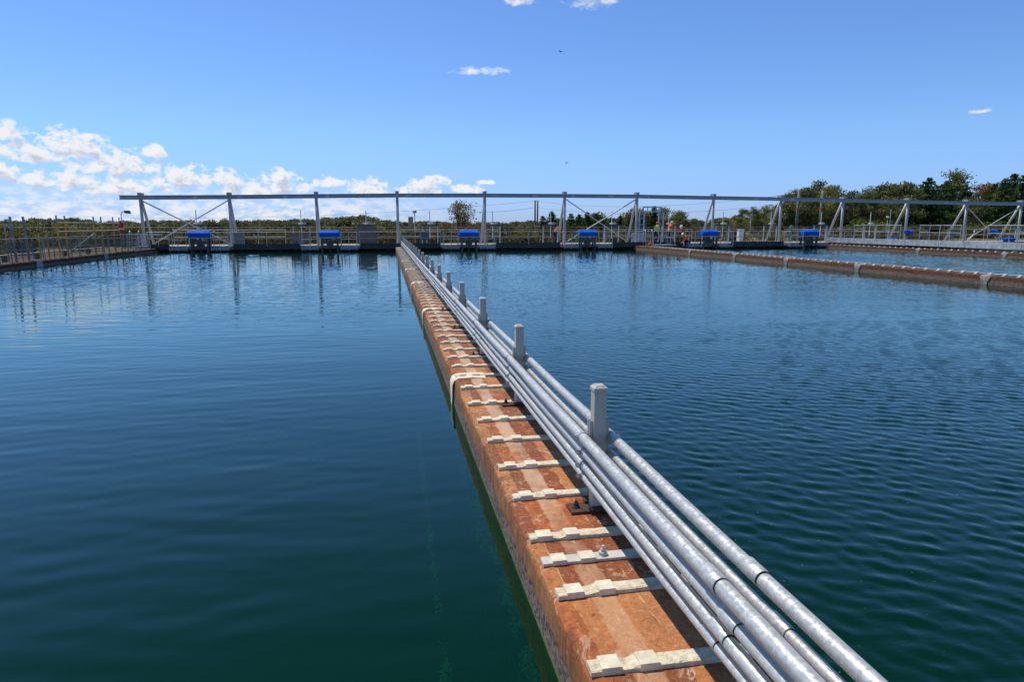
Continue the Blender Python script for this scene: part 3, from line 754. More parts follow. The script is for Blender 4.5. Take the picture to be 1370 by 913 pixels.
# lamps
def lamp(px, Y, ztop, style, label):
    x = at(px, 300, Y).x; t = thing('lamp_post', label, 'lamp', (x, Y, .3)); H = ztop-.3
    q = MB()
    if style == 'swan':
        q.tube([(0, 0, 0), (0, 0, H-.25), (.06, 0, H-.06), (.20, 0, H), (.34, 0, H)], .03, 8); q.obj('pole', 'rail', t, smooth=True)
        q = MB(); q.add([(.28, -.14, H-.12), (.62, -.14, H-.16), (.62, .14, H-.16), (.28, .14, H-.12), (.26, -.1, H+.06), (.56, -.12, H+.06), (.56, .12, H+.06), (.26, .1, H+.06)], [(3, 2, 1, 0), (4, 5, 6, 7), (0, 1, 5, 4), (1, 2, 6, 5), (2, 3, 7, 6), (3, 0, 4, 7)]); q.obj('lamp_head', 'darkmetal', t)
    else:
        q.tube([(0, 0, 0), (0, 0, H)], .035, 8); q.obj('pole', 'rail', t, smooth=True)
        q = MB(); q.tube([(0, 0, H-.12), (0, 0, H-.02), (0, 0, H+.10)], [.10, .20, .15], 12); q.obj('lamp_head', 'rail', t)
        if style == 'double':
            q = MB()
            for s in (-1, 1): q.tube([(0, 0, H-.02), (s*.3, 0, H+.1)], .02, 6).box(s*.3-.14, s*.3+.14, -.1, .1, H+.101, H+.22)
            q.obj('floodlight', 'darkmetal', t)
    return t
lamp(163, 50.5, 2.86, 'swan', 'floodlight on a curved neck beside the red and white cloth')
lamp(555, 56.6, 3.02, 'post', 'round headed lamp post with a junction box, behind the pipe end')
t = tag(MB().box(-.20, .20, -.1, .1, 0, .75).obj('junction_box', 'cabinet', bevel=.02), 'grey junction box mounted beside the round headed lamp post', 'box'); t.location = (at(551.5, 300, 56.4).x-.12, 56.3, 1.85)
lamp(1004, 62, 2.9, 'double', 'twin floodlight post in front of the eighth A-frame trees')
lamp(1187, 62, 2.75, 'post', 'round headed lamp post before the rounded green bush')

# plain thin poles
for px, yt, Y, lab, tilt in ((1192, 283, 62, 'thin grey pole next to the round headed lamp before the bush', 0), ):
    p = at(px, yt, Y); t = tag(MB().tube([(0, 0, 0), (0, 0, p.z)], [.05, .035], 8).ball((0, 0, p.z), .06).obj('thin_pole', 'rail'), lab, 'pole'); t.location = (p.x, Y, .1)

# portal frame
x0 = at(860, 300, 53.0).x; x1 = at(883, 300, 53.0).x
t = thing('portal_frame', 'pale galvanised portal frame over the deck behind the yellow shirted person', 'frame', (x0, 53.0, .44)); Wp = x1-x0
for xx in (-.30, .12, Wp-.12, Wp+.30):
    q = MB(); q.box(xx-.05, xx+.05, -.05, .05, 0, 2.55); q.obj('upright', 'paleblue', t)
for (xa, xb) in ((-.249, .069), (Wp-.069, Wp+.249)):
    for zz in (.5, 1.0, 1.5, 2.0, 2.4):
        q = MB(); q.box(xa, xb, -.03, .03, zz, zz+.06); q.obj('rung', 'paleblue', t)
q = MB(); q.box(-.05, Wp+.05, -.06, .06, 2.551, 2.64).box(-.05, Wp+.05, -.06, .06, 2.92, 3.0)
for k in range(5): xx = k*Wp/4.0; q.box(xx-.03, xx+.03, -.04, .04, 2.6405, 2.9195)
q.bar((-.30, 0, 2.55), (0, 0, 2.92), .06, .06).bar((Wp+.30, 0, 2.55), (Wp, 0, 2.92), .06, .06); q.obj('truss', 'paleblue', t)
t = tag(MB().box(0, 1.35, 0, .06, 0, .85).obj('louvre_screen', 'paleblue', bevel=.01), 'pale blue panel screen standing behind the seventh A-frame', 'screen'); t.location = (at(845, 310, 54.6).x, 54.6, .45)

# access platforms and hooped ladders
def hoop_ladder(x, y, label, rz=0):
    t = thing('hoop_ladder', label, 'ladder', (x, y, .3), rz, 'hooped access ladders')
    for s in (-.28, .28):
        q = MB(); q.tube([(s, -.38, -.5), (s, -.2, .9), (s, -.16, 1.12), (s, -.06, 1.24), (s, .06, 1.24), (s, .16, 1.12), (s, .18, .9), (s, .18, .14)], .034, 8); q.obj('handrail_hoop', 'rail', t, smooth=True)
    for zz in (-.25, .05, .35):
        q = MB(); q.box(-.27, .27, -.42+.13*(zz+.5), -.30+.13*(zz+.5), zz, zz+.04); q.obj('tread', 'rail', t)
    return t
p = at(867, 320, 50.6); hoop_ladder(p.x, 50.6, 'hooped ladder down to the water beside the workers\' railing')
p = at(178, 320, 49.2); hoop_ladder(p.x, 49.6, 'hooped ladder in the basin corner beside the first A-frame')
p0 = at(873, 320, 49.6).x; p1 = at(902, 320, 49.6).x
t = tag(MB().box(p0, p1+.1, 49.3, 51.3, .32, .40).obj('access_platform', 'tray', bevel=.01), 'small steel access platform under the standing orange shirted worker', 'platform')
guard_rail((p0, 49.4), (p1, 49.4), .40, 1.06, 4, 'pale railing in front of the standing orange shirted worker', 'paleblue', 'railings of the workers\' platform')
guard_rail((p1+.05, 49.5), (p1+.05, 51.3), .40, 1.06, 3, 'pale return railing at the side of the workers\' platform', 'paleblue', 'railings of the workers\' platform')
pc = at(163, 320, 49.0)
guard_rail((-16.6, 47.6), (-15.95, 49.3), .3, 1.03, 3, 'grey railing at the basin corner beside the hooped ladder', 'rail', 'corner railings')
t = tag(MB().box(0, .9, 0, .04, 0, .05).box(0, .9, 0, .04, .95, 1.0).box(0, .04, 0, .04, .051, .949).box(.86, .9, 0, .04, .051, .949).box(.2, .23, .01, .03, .051, .949).box(.43, .46, .01, .03, .051, .949).box(.66, .69, .01, .03, .051, .949).obj('barred_gate', 'paleblue'), 'pale barred gate in the basin corner near the red cloth', 'gate'); t.location = (-17.0, 50.2, .35)
t = thing('white_pipe', 'white horizontal pipe on stands behind the corner ladder', 'pipe', (at(183, 315, 51).x, 51.9, .44))
q = MB(); q.tube([(0, 0, .0), (0, 0, .72), (.06, 0, .80), (.18, 0, .82), (1.3, 0, .82)], .07, 10); q.obj('pipe_body', 'white', t, smooth=True)
q = MB(); q.tube([(1.3, 0, .82), (1.34, 0, .82)], .10, 12); q.obj('flange', 'rail', t)

# ------------------------------------------------------------------ mesh railing and scaffold along the side wall
def mesh_mat():
    m, g, bs = newmat('safety_mesh')
    p = g.pos(); x, y, z = g.xyz(p)
    wv = g.m('MAXIMUM', g.m('GREATER_THAN', g.m('FRACT', g.m('MULTIPLY', y, 22)), .84), g.m('GREATER_THAN', g.m('FRACT', g.m('MULTIPLY', z, 22)), .84))
    g.set(bs.inputs['Base Color'], (.13, .12, .13)); g.set(bs.inputs['Roughness'], .7)
    tr = g.n('ShaderNodeBsdfTransparent').outputs[0]
    o = g.n('ShaderNodeMixShader', {}, i0=wv, i1=tr, i2=bs.outputs[0]).outputs[0]
    g.L.new(o, g.N['Material Output'].inputs['Surface']); return m
M['safety_mesh'] = mesh_mat()
ya = 24.0; k = 0
names = ['outside the view', 'below the first tall grey pole', 'below the two tall grey poles', 'below the first yellow posts', 'in front of the middle yellow posts', 'in front of the last yellow posts']
while ya < 46:
    yb = ya+3.7
    t = guard_rail((-16.1, ya), (-16.1, yb), .31, 1.03, 5, 'grey railing with mesh infill on the side wall '+names[k], 'rail_dark', 'mesh railings on the side wall')
    q = MB(); q.add([(.03, .05, .12), (.03, 3.62, .12), (.03, 3.62, .92), (.03, .05, .92), (.036, .05, .12), (.036, 3.62, .12), (.036, 3.62, .92), (.036, .05, .92)], [(0, 3, 2, 1), (4, 5, 6, 7), (0, 1, 5, 4), (1, 2, 6, 5), (2, 3, 7, 6), (3, 0, 4, 7)]); q.obj('mesh_panel', 'safety_mesh', t)
    ya = yb+.15; k += 1
for px, py, Y, lab in ((21, 290, 33.5, 'tall dark grey pole in the mesh railing with a hooked pipe beside it'), (50, 290, 34.6, 'tall dark grey pole in the mesh railing between bushes and scaffold')):
    p = at(px+1.5, py, Y); t = tag(MB().box(-.04, .04, -.04, .04, 0, p.z-.31).obj('tall_pole', 'rail_dark', bevel=.006), lab, 'pole'); t.location = (-16.35, Y, .31); t.rotation_euler[1] = R(-1.5)
t = tag(MB().tube([(0, 0, 0), (0, 0, 1.75), (.05, 0, 1.88), (.14, 0, 1.9), (.2, 0, 1.82), (.2, 0, 1.7)], .03, 8).obj('hooked_pipe', 'rail', smooth=True), 'thin hooked grey pipe beside the first tall grey pole', 'pipe'); t.location = (-16.85, 33.9, .31)
sc = thing('scaffold', 'yellow tube scaffold standing behind the mesh railing', 'scaffold', (-17.4, 0, 0))
SP = []
for px, Y, dx in ((75, 37.0, 0), (86, 38.3, -.5), (124.5, 41.5, 0), (134.5, 43.0, -.5), (150.5, 45.2, 0), (159, 47.2, -.1)):
    p = at(px, 291, Y); x = p.x+17.4; SP.append((x, Y))
    q = MB(); q.tube([(x, Y, .1), (x, Y, 2.0)], .042, 8); st = q.obj('standard', 'yellow', sc)
    q = MB(); q.tube([(x, Y, 2.0), (x, Y, 2.42)], .040, 8); q.obj('spigot', 'rail_dark', st)
for zz in (1.62, 2.05):
    for (a, c) in (((SP[0]), (SP[2])), ((SP[2]), (SP[4])), ((SP[4]), (SP[5]))):
        q = MB(); q.tube([(a[0], a[1], zz), (c[0], c[1], zz)], .036, 8); q.obj('ledger', 'ledger', sc)
for zz in (1.70,):
    q = MB(); q.tube([(SP[2][0], SP[2][1], zz-.2), (SP[1][0], SP[1][1], zz-1.2)], .03, 8); q.obj('brace', 'rail_dark', sc)
for px in (51, 62.5):
    p = at(px, 312, 36); q = MB(); q.tube([(p.x+17.4, 36, 0), (p.x+17.4, 36, 1.55)], .038, 8); q.obj('standard', 'yellow', sc)
t = tag(MB().box(-.14, .14, 25, 46.5, 0, .045).obj('scaffold_plank', 'plank'), 'long pale plank lying on the ground behind the mesh railing', 'plank'); t.location = (-17.6, 0, .52)
q = MB()
for y in range(26, 47, 3): q.box(-17.7, -17.5, y, y+.1, .05, .519)
tag(q.obj('plank_trestle', 'timber_grey'), 'row of low timber blocks carrying the pale plank', 'trestle')
# hanging red and white cloth
p = at(162, 303, 46.9)
q = MB(); n = 9
for i in range(n):
    z = -.85*i/(n-1)
    for kx in range(4):
        q.v.append(((kx/3-.5)*.30*(1 if i < 7 else .8)+.04*math.sin(i*1.3), .05*math.sin(kx*2.1+i*.8), z))
for i in range(n-1):
    for kx in range(3): q.f.append((i*4+kx, i*4+kx+1, (i+1)*4+kx+1, (i+1)*4+kx)); q.mi.append(1 if i in (0, 5) or (i == 1 and kx == 2) else 0)
me = q.mesh('warning_cloth', ['red', 'white'], smooth=True)
o = link('warning_cloth', me, None, (p.x, 46.95, 2.28)); o.modifiers.new('thick', 'SOLIDIFY').thickness = .02
tag(o, 'red and white cloth hanging from the last yellow scaffold post', 'cloth')

# small pipes on the deck
t = tag(MB().tube([(0, 0, 0), (0, 0, 1.18), (.04, 0, 1.32), (.14, 0, 1.40), (.25, 0, 1.36), (.29, 0, 1.22)], .065, 10).obj('gooseneck_vent', 'teal', smooth=True), 'teal gooseneck vent pipe rising behind the sixth motor platform', 'vent pipe'); t.location = (at(1056.5, 310, 54).x, 54, .44)
t = tag(MB().tube([(0, 0, 0), (.5, 0, .5), (.62, 0, .66), (.60, 0, .95)], .06, 10).tube([(.60, 0, .951), (.9, 0, 1.0)], .09, 10).obj('angled_pipe', 'white', smooth=True), 'white slanting pipe on the deck beside the eleventh A-frame', 'pipe'); t.location = (at(1292, 320, 52.2).x, 52.0, .5)
t = tag(MB().tube([(0, 0, 1.1), (.9, 0, .78), (1.5, 0, .7)], .08, 10).tube([(0, 0, 0), (0, 0, 1.1)], .05, 8).obj('angled_pipe', 'white', smooth=True), 'white pipe arm sloping down at the end of the bridge', 'pipe'); t.location = (at(1359, 320, 51.8).x, 51.9, .44)
for px, Y, z, lab in ((752.5, 51.0, .33, 'small orange tag on the deck edge by the fourth motor platform'), (598.5, 51.2, .30, 'small orange tag on the deck edge by the third motor platform')):
    pp = at(px, 325, Y); t = tag(MB().ball((0, 0, .08), .08, 8, 6, 0, (1, .6, 1)).tube([(0, 0, .0), (0, 0, .03)], .05, 8).obj('edge_marker', 'orange', smooth=True), lab, 'marker'); t.location = (pp.x, Y, z)

# ------------------------------------------------------------------ people
def ik(a, c, l1, l2, fwd):
    a, c = Vector(a), Vector(c); d = c-a; L_ = min(d.length, (l1+l2)*.999); u = d.normalized()
    k = (l1*l1-l2*l2+L_*L_)/(2*L_); h = math.sqrt(max(0, l1*l1-k*k)); f = Vector(fwd); f = (f-u*f.dot(u)).normalized()
    return a+u*k+f*h
def person(loc, rz, label, pz=.93, bend=0, py=0, hands=((.30, .25, 1.0), (-.30, .25, 1.0)), shirt='orange', helmet='helmet', feet=((.11, 0), (-.11, 0)), headpitch=0, hgt=1.0):
    """standing, bent or crouching figure facing +Y; hands are targets in the person's frame"""
    P = []; E = []; Rr = []; S = []
    def pt(v, r, par=None, seg=None):
        P.append(Vector(v)); Rr.append(r); i = len(P)-1
        if par is not None: E.append((par, i)); S.append(seg)
        return i
    def up(v):   # bend of the upper body about the hips
        v = Vector(v); c, s = math.cos(bend), math.sin(bend); y, z = v.y, v.z-.93
        return Vector((v.x, py+y*c+z*s, pz+z*c-y*s))
    pel = pt((0, py, pz), .135)
    wa = pt(up((0, 0, 1.08)), .125, pel, 'shirt'); ch = pt(up((0, .0, 1.30)), .145, wa, 'shirt'); nb = pt(up((0, -.01, 1.44)), .085, ch, 'shirt')
    nk = pt(up((0, .01, 1.51)), .055, nb, 'skin')
    hp = Matrix.Rotation(-headpitch, 4, 'X'); base = up((0, .02, 1.56)); dn = (up((0, .02, 1.56))-up((0, .01, 1.46))).normalized(); dn = hp @ dn
    fw = hp @ (up((0, 1, 1.5))-up((0, 0, 1.5)))
    h1 = pt(base+dn*.06, .085, nk, 'skin'); h2 = pt(base+dn*.15, .088, h1, 'skin'); pt(base+dn*.05+fw*.10, .022, h1, 'skin'); pt(base+dn*.0+fw*.06, .045, h1, 'skin')
    for s, hd in zip((1, -1), hands):
        sh = pt(up((s*.19, 0, 1.40)), .066, nb, 'shirt'); hv = Vector(hd)
        shp = P[sh]; d = hv-shp
        if d.length > .54: hv = shp+d.normalized()*.54
        el = ik(shp, hv, .29, .26, (s*.5, -1, -.6)); e = pt(el, .048, sh, 'shirt'); w = pt(hv, .032, e, 'shirt')
        dd = (hv-el).normalized(); pm = pt(hv+dd*.07, .034, w, 'skin'); sd = dd.cross(Vector((0, 1, .3))).normalized()
        for q, ln in zip((-.03, -.01, .01, .03), (.062, .075, .07, .055)):
            f1 = pt(hv+dd*.11+sd*q, .010, pm, 'skin'); pt(hv+dd*(.11+ln)+sd*q*1.1+Vector((0, 0, -.02)), .008, f1, 'skin')
        pt(hv+dd*.08+sd*.06*-s, .010, pm, 'skin')
    for s, ft in zip((1, -1), feet):
        hip = pt((s*.095, py, pz-.05), .098, pel, 'navy'); an = Vector((ft[0], ft[1], .09))
        kn = ik(P[hip], an, .43, .41, (s*.15, 1, .1)); k_ = pt(kn, .066, hip, 'navy'); a_ = pt(an, .046, k_, 'navy')
        toe = pt((ft[0]+s*.03, ft[1]+.15, .042), .042, a_, 'boot'); pt((ft[0], ft[1]-.05, .045), .042, a_, 'boot')
    me = bpy.data.meshes.new('person'); me.from_pydata(P, E, []); o = link('person', me)
    sk = o.modifiers.new('skin', 'SKIN'); sk.use_smooth_shade = True
    for i, d in enumerate(me.skin_vertices[0].data): d.radius = (Rr[i], Rr[i]*(.82 if i < 3 else 1)); d.use_root = (i == 0)
    o.modifiers.new('sub', 'SUBSURF').levels = 1
    dg = bpy.context.evaluated_depsgraph_get(); ev = bpy.data.meshes.new_from_object(o.evaluated_get(dg))
    o.modifiers.clear(); o.data = ev; ev.name = 'person'
    ms = [shirt, 'navy', 'skin', 'boot', 'reflective']; ev.materials.clear()
    for m_ in ms: ev.materials.append(M[m_])
    idx = {'shirt': 0, 'navy': 1, 'skin': 2, 'boot': 3}
    for f in ev.polygons:
        best = None
        for (a, c), sgm in zip(E, S):
            A, B = P[a], P[c]; ab = B-A; tt = max(0, min(1, (f.center-A).dot(ab)/max(ab.length_squared, 1e-9))); dist = (f.center-(A+ab*tt)).length-(Rr[a]*(1-tt)+Rr[c]*tt)
            if best is None or dist < best[0]: best = (dist, sgm, (a, c), tt)
        f.material_index = idx[best[1]]; f.use_smooth = True
        if best[2] == (pel, wa): f.material_index = 1 if best[3] < .35 else 0
        if best[2] == (wa, ch) and .1 < best[3] < .40: f.material_index = 4
    top = base+dn*.115; z = dn; y = (fw-z*fw.dot(z)).normalized(); x = y.cross(z)
    q = MB(); q.ball((0, 0, 0), .125, 14, 6, 0, (1, 1.12, 1), True); q.tube([(0, 0, -.004), (0, .0, .012)], .142, 14); q.box(-.075, .075, .10, .20, -.006, .008)
    hm = q.obj('helmet', helmet, o, smooth=True); mt = Matrix((x, y, z)).transposed().to_4x4(); mt.translation = top; hm.matrix_local = mt
    o.location = loc; o.rotation_euler[2] = rz; o.scale = (hgt,)*3
    return tag(o, label, 'person')
X = lambda px, Y: at(px, 310, Y).x
person((X(877, 52.4), 52.4, .44), R(-60), 'person in a yellow shirt and red helmet standing inside the portal frame', bend=.25, hands=((.2, .45, 1.15), (-.15, .45, 1.15)), shirt='hiviz_yellow', helmet='helmet_red')
person((X(894, 51.0), 50.9, .41), R(-70), 'standing person in an orange shirt and white helmet leaning over the railing', bend=.30, hands=((.22, .42, 1.02), (-.22, .42, 1.02)), headpitch=.35, hgt=1.05)
person((X(910, 51.9), 51.9, .44), R(165), 'person in an orange shirt and white helmet bending forward with head down', bend=.75, py=-.12, pz=.88, hands=((.2, .5, .75), (-.2, .5, .75)), headpitch=.5)
person((X(921, 51.0), 51.0, .22), R(80), 'person in orange crouching low at the edge beside the fifth motor platform', bend=.75, pz=.45, py=-.1, hands=((.2, .5, .35), (-.2, .5, .35)), headpitch=.2, feet=((.13, .08), (-.13, -.05)))
person((X(742, 55.0), 54.9, .44), R(-120), 'person in orange bending behind the railing beside the sixth A-frame', bend=.8, py=-.1, pz=.9, hands=((.2, .5, .9), (-.2, .5, .9)), helmet='helmet_red', headpitch=.3)
t = tag(MB().tube([(0, 0, 0), (0, 0, .34)], [.14, .17], 12).tube([(0, 0, .341), (0, 0, .36)], .175, 12).obj('tool_bucket', 'darkmetal', smooth=True), 'dark bucket on the deck beside the crouching person', 'bucket'); t.location = (X(925.5, 51.3), 51.75, .441)
t = tag(MB().box(-.16, .16, -.12, .12, 0, .16).box(-.05, .05, -.02, .02, .161, .20).obj('tool_case', 'orange', bevel=.01), 'small orange tool case on the platform beside the hooped ladder', 'case'); t.location = (X(871.5, 49.9), 49.9, .401)

# ------------------------------------------------------------------ power poles, lines
def wood_pole(px, yt, Y, mat, r, label, base=None, insul=True):
    p = at(px, yt, Y); zb = gz(p.x, Y) if base is None else base; t = thing('utility_pole', label, 'utility pole', (p.x, Y, zb)); H = p.z-zb
    q = MB(); q.tube([(0, 0, 0), (0, 0, H)], [r*1.2, r], 10); q.obj('pole', mat, t, smooth=True)
    if insul:
        q = MB(); q.tube([(0, -.1, H*.62), (-.35, -.1, H*.62)], .10, 8); q.obj('insulator', 'red', t)
        q = MB(); q.tube([(0, 0, H-.5), (-.4, 0, H-.35)], .04, 6); q.obj('insulator', 'rail', t)
    return Vector((p.x, Y, zb+H))
A1 = wood_pole(716, 268, 150, 'timber_grey', .18, 'dark thin power pole beside its twin, leaning nearest the reddish tree', insul=False)
A2 = wood_pole(719.3, 268, 152, 'timber_grey', .18, 'dark thin power pole of the twin pair, standing nearest the pines', insul=False)
B1 = wood_pole(1069, 254.5, 82, 'timber_green', .16, 'pale green power pole standing before the tall wood beside the ninth A-frame')
B2 = wood_pole(1100.5, 254.5, 82, 'timber_green', .16, 'pale green power pole standing before the tall wood beside the tenth A-frame')
def line(a, c, sag, r, label):
    q = MB(); q.tube([a.lerp(c, k/16)-Vector((0, 0, sag*4*(k/16)*(1-k/16))) for k in range(17)], r, 5); tag(q.obj('power_line', 'wire'), label, 'wire', 'overhead power lines')
line(A1-Vector((0, 0, .2)), Vector((-60, 175, 3.5)), 1.2, .022, 'thin power line dropping from the dark twin poles over the forest')
line(A1-Vector((0, 0, 1.6)), Vector((20, 165, 5.0)), .4, .030, 'short lower power line running from the dark twin poles past the reddish tree')
line(A2-Vector((0, 0, .2)), B1-Vector((0, 0, .4)), 1.5, .02, 'upper power line from the twin poles to the pale green pole')
line(A2-Vector((0, 0, 1.6)), B1-Vector((0, 0, 1.6)), 1.5, .02, 'lower power line from the twin poles to the pale green pole')
line(B1-Vector((0, 0, .5)), B2-Vector((0, 0, .1)), .1, .025, 'short power line joining the two pale green poles')
line(Vector((-75, 92, 2.6)), Vector((0, 80, 1.4)), .5, .018, 'low wire crossing before the trees behind the scaffold')

# ------------------------------------------------------------------ trees
def leaf(b, c, s, r, tint):
    n = Vector((r.gauss(0, 1), r.gauss(0, 1), r.gauss(0, 1)+.5)).normalized(); a = n.orthogonal().normalized(); a.rotate(Matrix.Rotation(r.uniform(0, 6.28), 3, n)); d = n.cross(a)
    w = s*r.uniform(.6, 1.2); h = s*r.uniform(.5, .9)
    b.add([c-a*w, c-d*h*.6, c+a*w*.9, c+d*h], [(0, 1, 2, 3)], 0, tint)
def gum(seed, H=10, W=4.2, nclump=34, per=85, leafs=.24, low=.30, flat=.6, sparse=0.0):
    r = random.Random(seed); tr = MB(); cr = MB(); fork = H*r.uniform(.22, .34)
    lean = Vector((r.uniform(-.4, .4), r.uniform(-.4, .4), 0))
    base = [Vector((0, 0, -.3)), Vector((lean.x*.3, lean.y*.3, fork*.5)), Vector((lean.x*.7, lean.y*.7, fork))]
    tr.tube(base, [H*.026, H*.021, H*.018], 7)
    tops = []
    for k in range(nclump):
        a = r.uniform(0, 6.28); u = r.random()**.6; zz = low+(1-low)*r.random()**.8
        env = math.sin(min(1, (zz-low*.7)/(1-low*.7))*math.pi*.86+.28)**.8
        tops.append(Vector((math.cos(a)*u*W*env+lean.x, math.sin(a)*u*W*env+lean.y, H*zz*.94)))
    mains = []
    for k in range(6):
        tgt = tops[k*len(tops)//6]; mid = base[-1].lerp(tgt, .5)+Vector((0, 0, H*.06)); mains.append((mid, tgt)); tr.tube([base[-1], mid, tgt], [H*.013, H*.009, H*.003], 5)
    for k, c in enumerate(tops):
        m_ = min(mains, key=lambda q: (q[0]-c).length)[0]
        if k % 2 == 0: tr.tube([m_, m_.lerp(c, .6)+Vector((0, 0, .15)), c], [H*.006, H*.004, H*.002], 4)
        R_ = r.uniform(.09, .165)*H*(W/4.2)**.5; tint = min(1, max(0, r.gauss(.5, .2)))
        n = int(per*(R_/(.12*H))**2)
        for i in range(n):
            d = Vector((r.gauss(0, 1), r.gauss(0, 1), r.gauss(0, 1))).normalized()*R_*r.random()**.45; d.z *= flat
            if r.random() < sparse: continue
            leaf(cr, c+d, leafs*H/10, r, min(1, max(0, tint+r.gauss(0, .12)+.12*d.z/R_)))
    return tr, cr
def pine(seed, H=10, W=2.6, dens=1.0):
    r = random.Random(seed); tr = MB(); cr = MB(); tr.tube([(0, 0, -.3), (0, 0, H*.5), (0, 0, H*.98)], [H*.02, H*.013, H*.002], 7)
    lv = 15
    for k in range(lv):
        u = k/(lv-1); z = H*(.10+.87*u); Rr = W*(1-u)**.75*(.8+.35*r.random())+.18; nb = int(5+5*(1-u)); off = r.uniform(0, 6.28)
        for j in range(nb):
            a = off+6.283*j/nb+r.uniform(-.3, .3); L_ = Rr*r.uniform(.6, 1.15); tip = Vector((math.cos(a)*L_, math.sin(a)*L_, z+L_*r.uniform(.05, .4)))
            tr.tube([(0, 0, z), tip], [H*.004, H*.0015], 4); tint = min(1, max(0, r.gauss(.45, .2)))
            for i in range(int((16+20*L_)*dens)):
                t_ = r.random()**.6; c = Vector((0, 0, z)).lerp(tip, t_)+Vector((r.gauss(0, 1), r.gauss(0, 1), r.gauss(0, .8)))*.22*(.6+L_*.3)
                leaf(cr, c, .20*H/10, r, min(1, max(0, tint+r.gauss(0, .12))))
    return tr, cr
def bushm(seed, W=1.0, H=1.0, n=1100, leafs=.07):
    r = random.Random(seed); tr = MB(); cr = MB(); cl = []
    for k in range(5): a = r.uniform(0, 6.28); tp = Vector((math.cos(a)*W*.5, math.sin(a)*W*.5, H*.7)); tr.tube([(0, 0, -.05), tp], [.03, .01], 5)
    for k in range(16):
        a = r.uniform(0, 6.28); u = r.random()**.6; cl.append((Vector((math.cos(a)*u*W*.75, math.sin(a)*u*W*.75, H*(.2+.65*r.random()*(1-.5*u)))), r.gauss(.5, .18)))
    for i in range(n):
        c, tn = cl[i % 16]; d = Vector((r.gauss(0, 1), r.gauss(0, 1), r.gauss(0, 1))).normalized()*.32*W*r.random()**.4; leaf(cr, c+d, leafs*W, r, min(1, max(0, tn+r.gauss(0, .12))))
    return tr, cr
def tree_proto(name, cat, pair, lm, bm_):
    tr, cr = pair
    return (name, cat, tr.mesh('trunk', bm_, smooth=True), cr.mesh('crown', lm, tint=True))
def plant(pr, loc, h, label, group, rz=None, wide=1.0, lm=None):
    name, cat, tme, cme = pr
    t = thing(name, label, cat, loc, rnd.uniform(0, 6.28) if rz is None else rz, group); s = h/10
    t.scale = (s*wide, s*wide, s)
    link('trunk', tme, t); link('crown', cme, t)
    return t
FAR = [tree_proto('eucalyptus_tree', 'tree', gum(s, 10, 5.0, 40, 70, .34, .16, .7), 'leaf_far', 'bark_dark') for s in (1, 2, 3, 4, 5)]
GUM = [tree_proto('eucalyptus_tree', 'tree', gum(s, 10, 3.7, 46, 85, .20, .20, .62), 'leaf_gum', 'bark') for s in (11, 12, 13, 14, 15)]
THIN = tree_proto('eucalyptus_tree', 'tree', gum(21, 10, 2.6, 24, 60, .16, .52, .5, .2), 'leaf_gum', 'bark')
BRN = [tree_proto('eucalyptus_tree', 'tree', gum(s, 10, 3.4, 34, 90, .19, .30, .6), 'leaf_brown', 'bark') for s in (31, 32)]
RED = tree_proto('eucalyptus_tree', 'tree', gum(43, 10, 3.5, 44, 60, .16, .36, .75, .1), 'leaf_brown', 'bark_dark')
PIN = [tree_proto('pine_tree', 'tree', pine(s), 'leaf_pine', 'bark_dark') for s in (51, 52, 53)]
BSH = [tree_proto('bush', 'bush', bushm(s), 'leaf_bush', 'bark_dark') for s in (61, 62)]
SCR = [tree_proto('bush', 'bush', bushm(s), 'leaf_scrub', 'bark_dark') for s in (63, 64, 65)]
YEL = tree_proto('bush', 'bush', bushm(66), 'leaf_yellow', 'bark_dark')

rr = random.Random(99)
def fartop(px):   # height of the forest line in the photograph, by bearing
    pts = [(-80, 297), (0, 297), (60, 293), (100, 293), (130, 297), (200, 295), (330, 295), (430, 293), (480, 291), (520, 296), (700, 297), (760, 294), (900, 291), (940, 296), (1000, 297), (1060, 296)]
    for (a, va), (c, vc) in zip(pts, pts[1:]):
        if a <= px <= c: return va+(vc-va)*(px-a)/(c-a)
    return 297
rows = [(140, 28, 3.0), (165, 34, 2.0), (195, 38, 1.2), (235, 44, .6), (285, 48, .2), (340, 52, -.6)]
for (Y, n, dv) in rows:
    for i in range(n):
        px = -60+1130*(i+rr.uniform(-.4, .4))/(n-1); Yt = Y*rr.uniform(.93, 1.07); v = fartop(px)+dv+rr.gauss(0, 1.3)
        p = at(px, v, Yt); z0 = gz(p.x, Yt); h = max(4.5, p.z-z0)
        where = 'behind the scaffold' if px < 190 else 'between the scaffold and the pipe wall end' if px < 535 else 'around the reddish tree' if px < 720 else 'behind the pines and workers'
        plant(FAR[rr.randrange(5)], (p.x, Yt, z0-.2), h, 'olive brown tree of the distant forest line '+where, 'distant trees '+where, None, rr.uniform(.9, 1.35))
# nearer trees behind the scaffold
for px, v, Y, w in ((85, 291.5, 88, 1.5), (45, 296, 92, 1.2), (8, 297, 96, 1.3), (112, 296, 95, 1.2), (175, 296.5, 105, 1.3), (235, 296, 110, 1.2)):
    p = at(px, v, Y); z0 = gz(p.x, Y)
    lab = {85: 'broad olive tree with layered crown behind the yellow scaffold posts', 45: 'olive tree standing between the two tall grey poles', 8: 'olive tree behind the hooked pipe at the edge of the view', 112: 'flat topped olive tree behind the scaffold ledgers', 175: 'olive tree behind the curved neck floodlight', 235: 'olive tree seen through the first crossed braces'}[px]
    plant(GUM[rr.randrange(5)], (p.x, Y, z0-.2), p.z-z0, lab, 'nearer trees behind the scaffold', None, w)
p = at(613, 267.5, 112); plant(RED, (p.x, 112, gz(p.x, 112)), p.z-gz(p.x, 112), 'lone reddish brown eucalyptus rising above the forest under the beam', None, 1.25, .95)
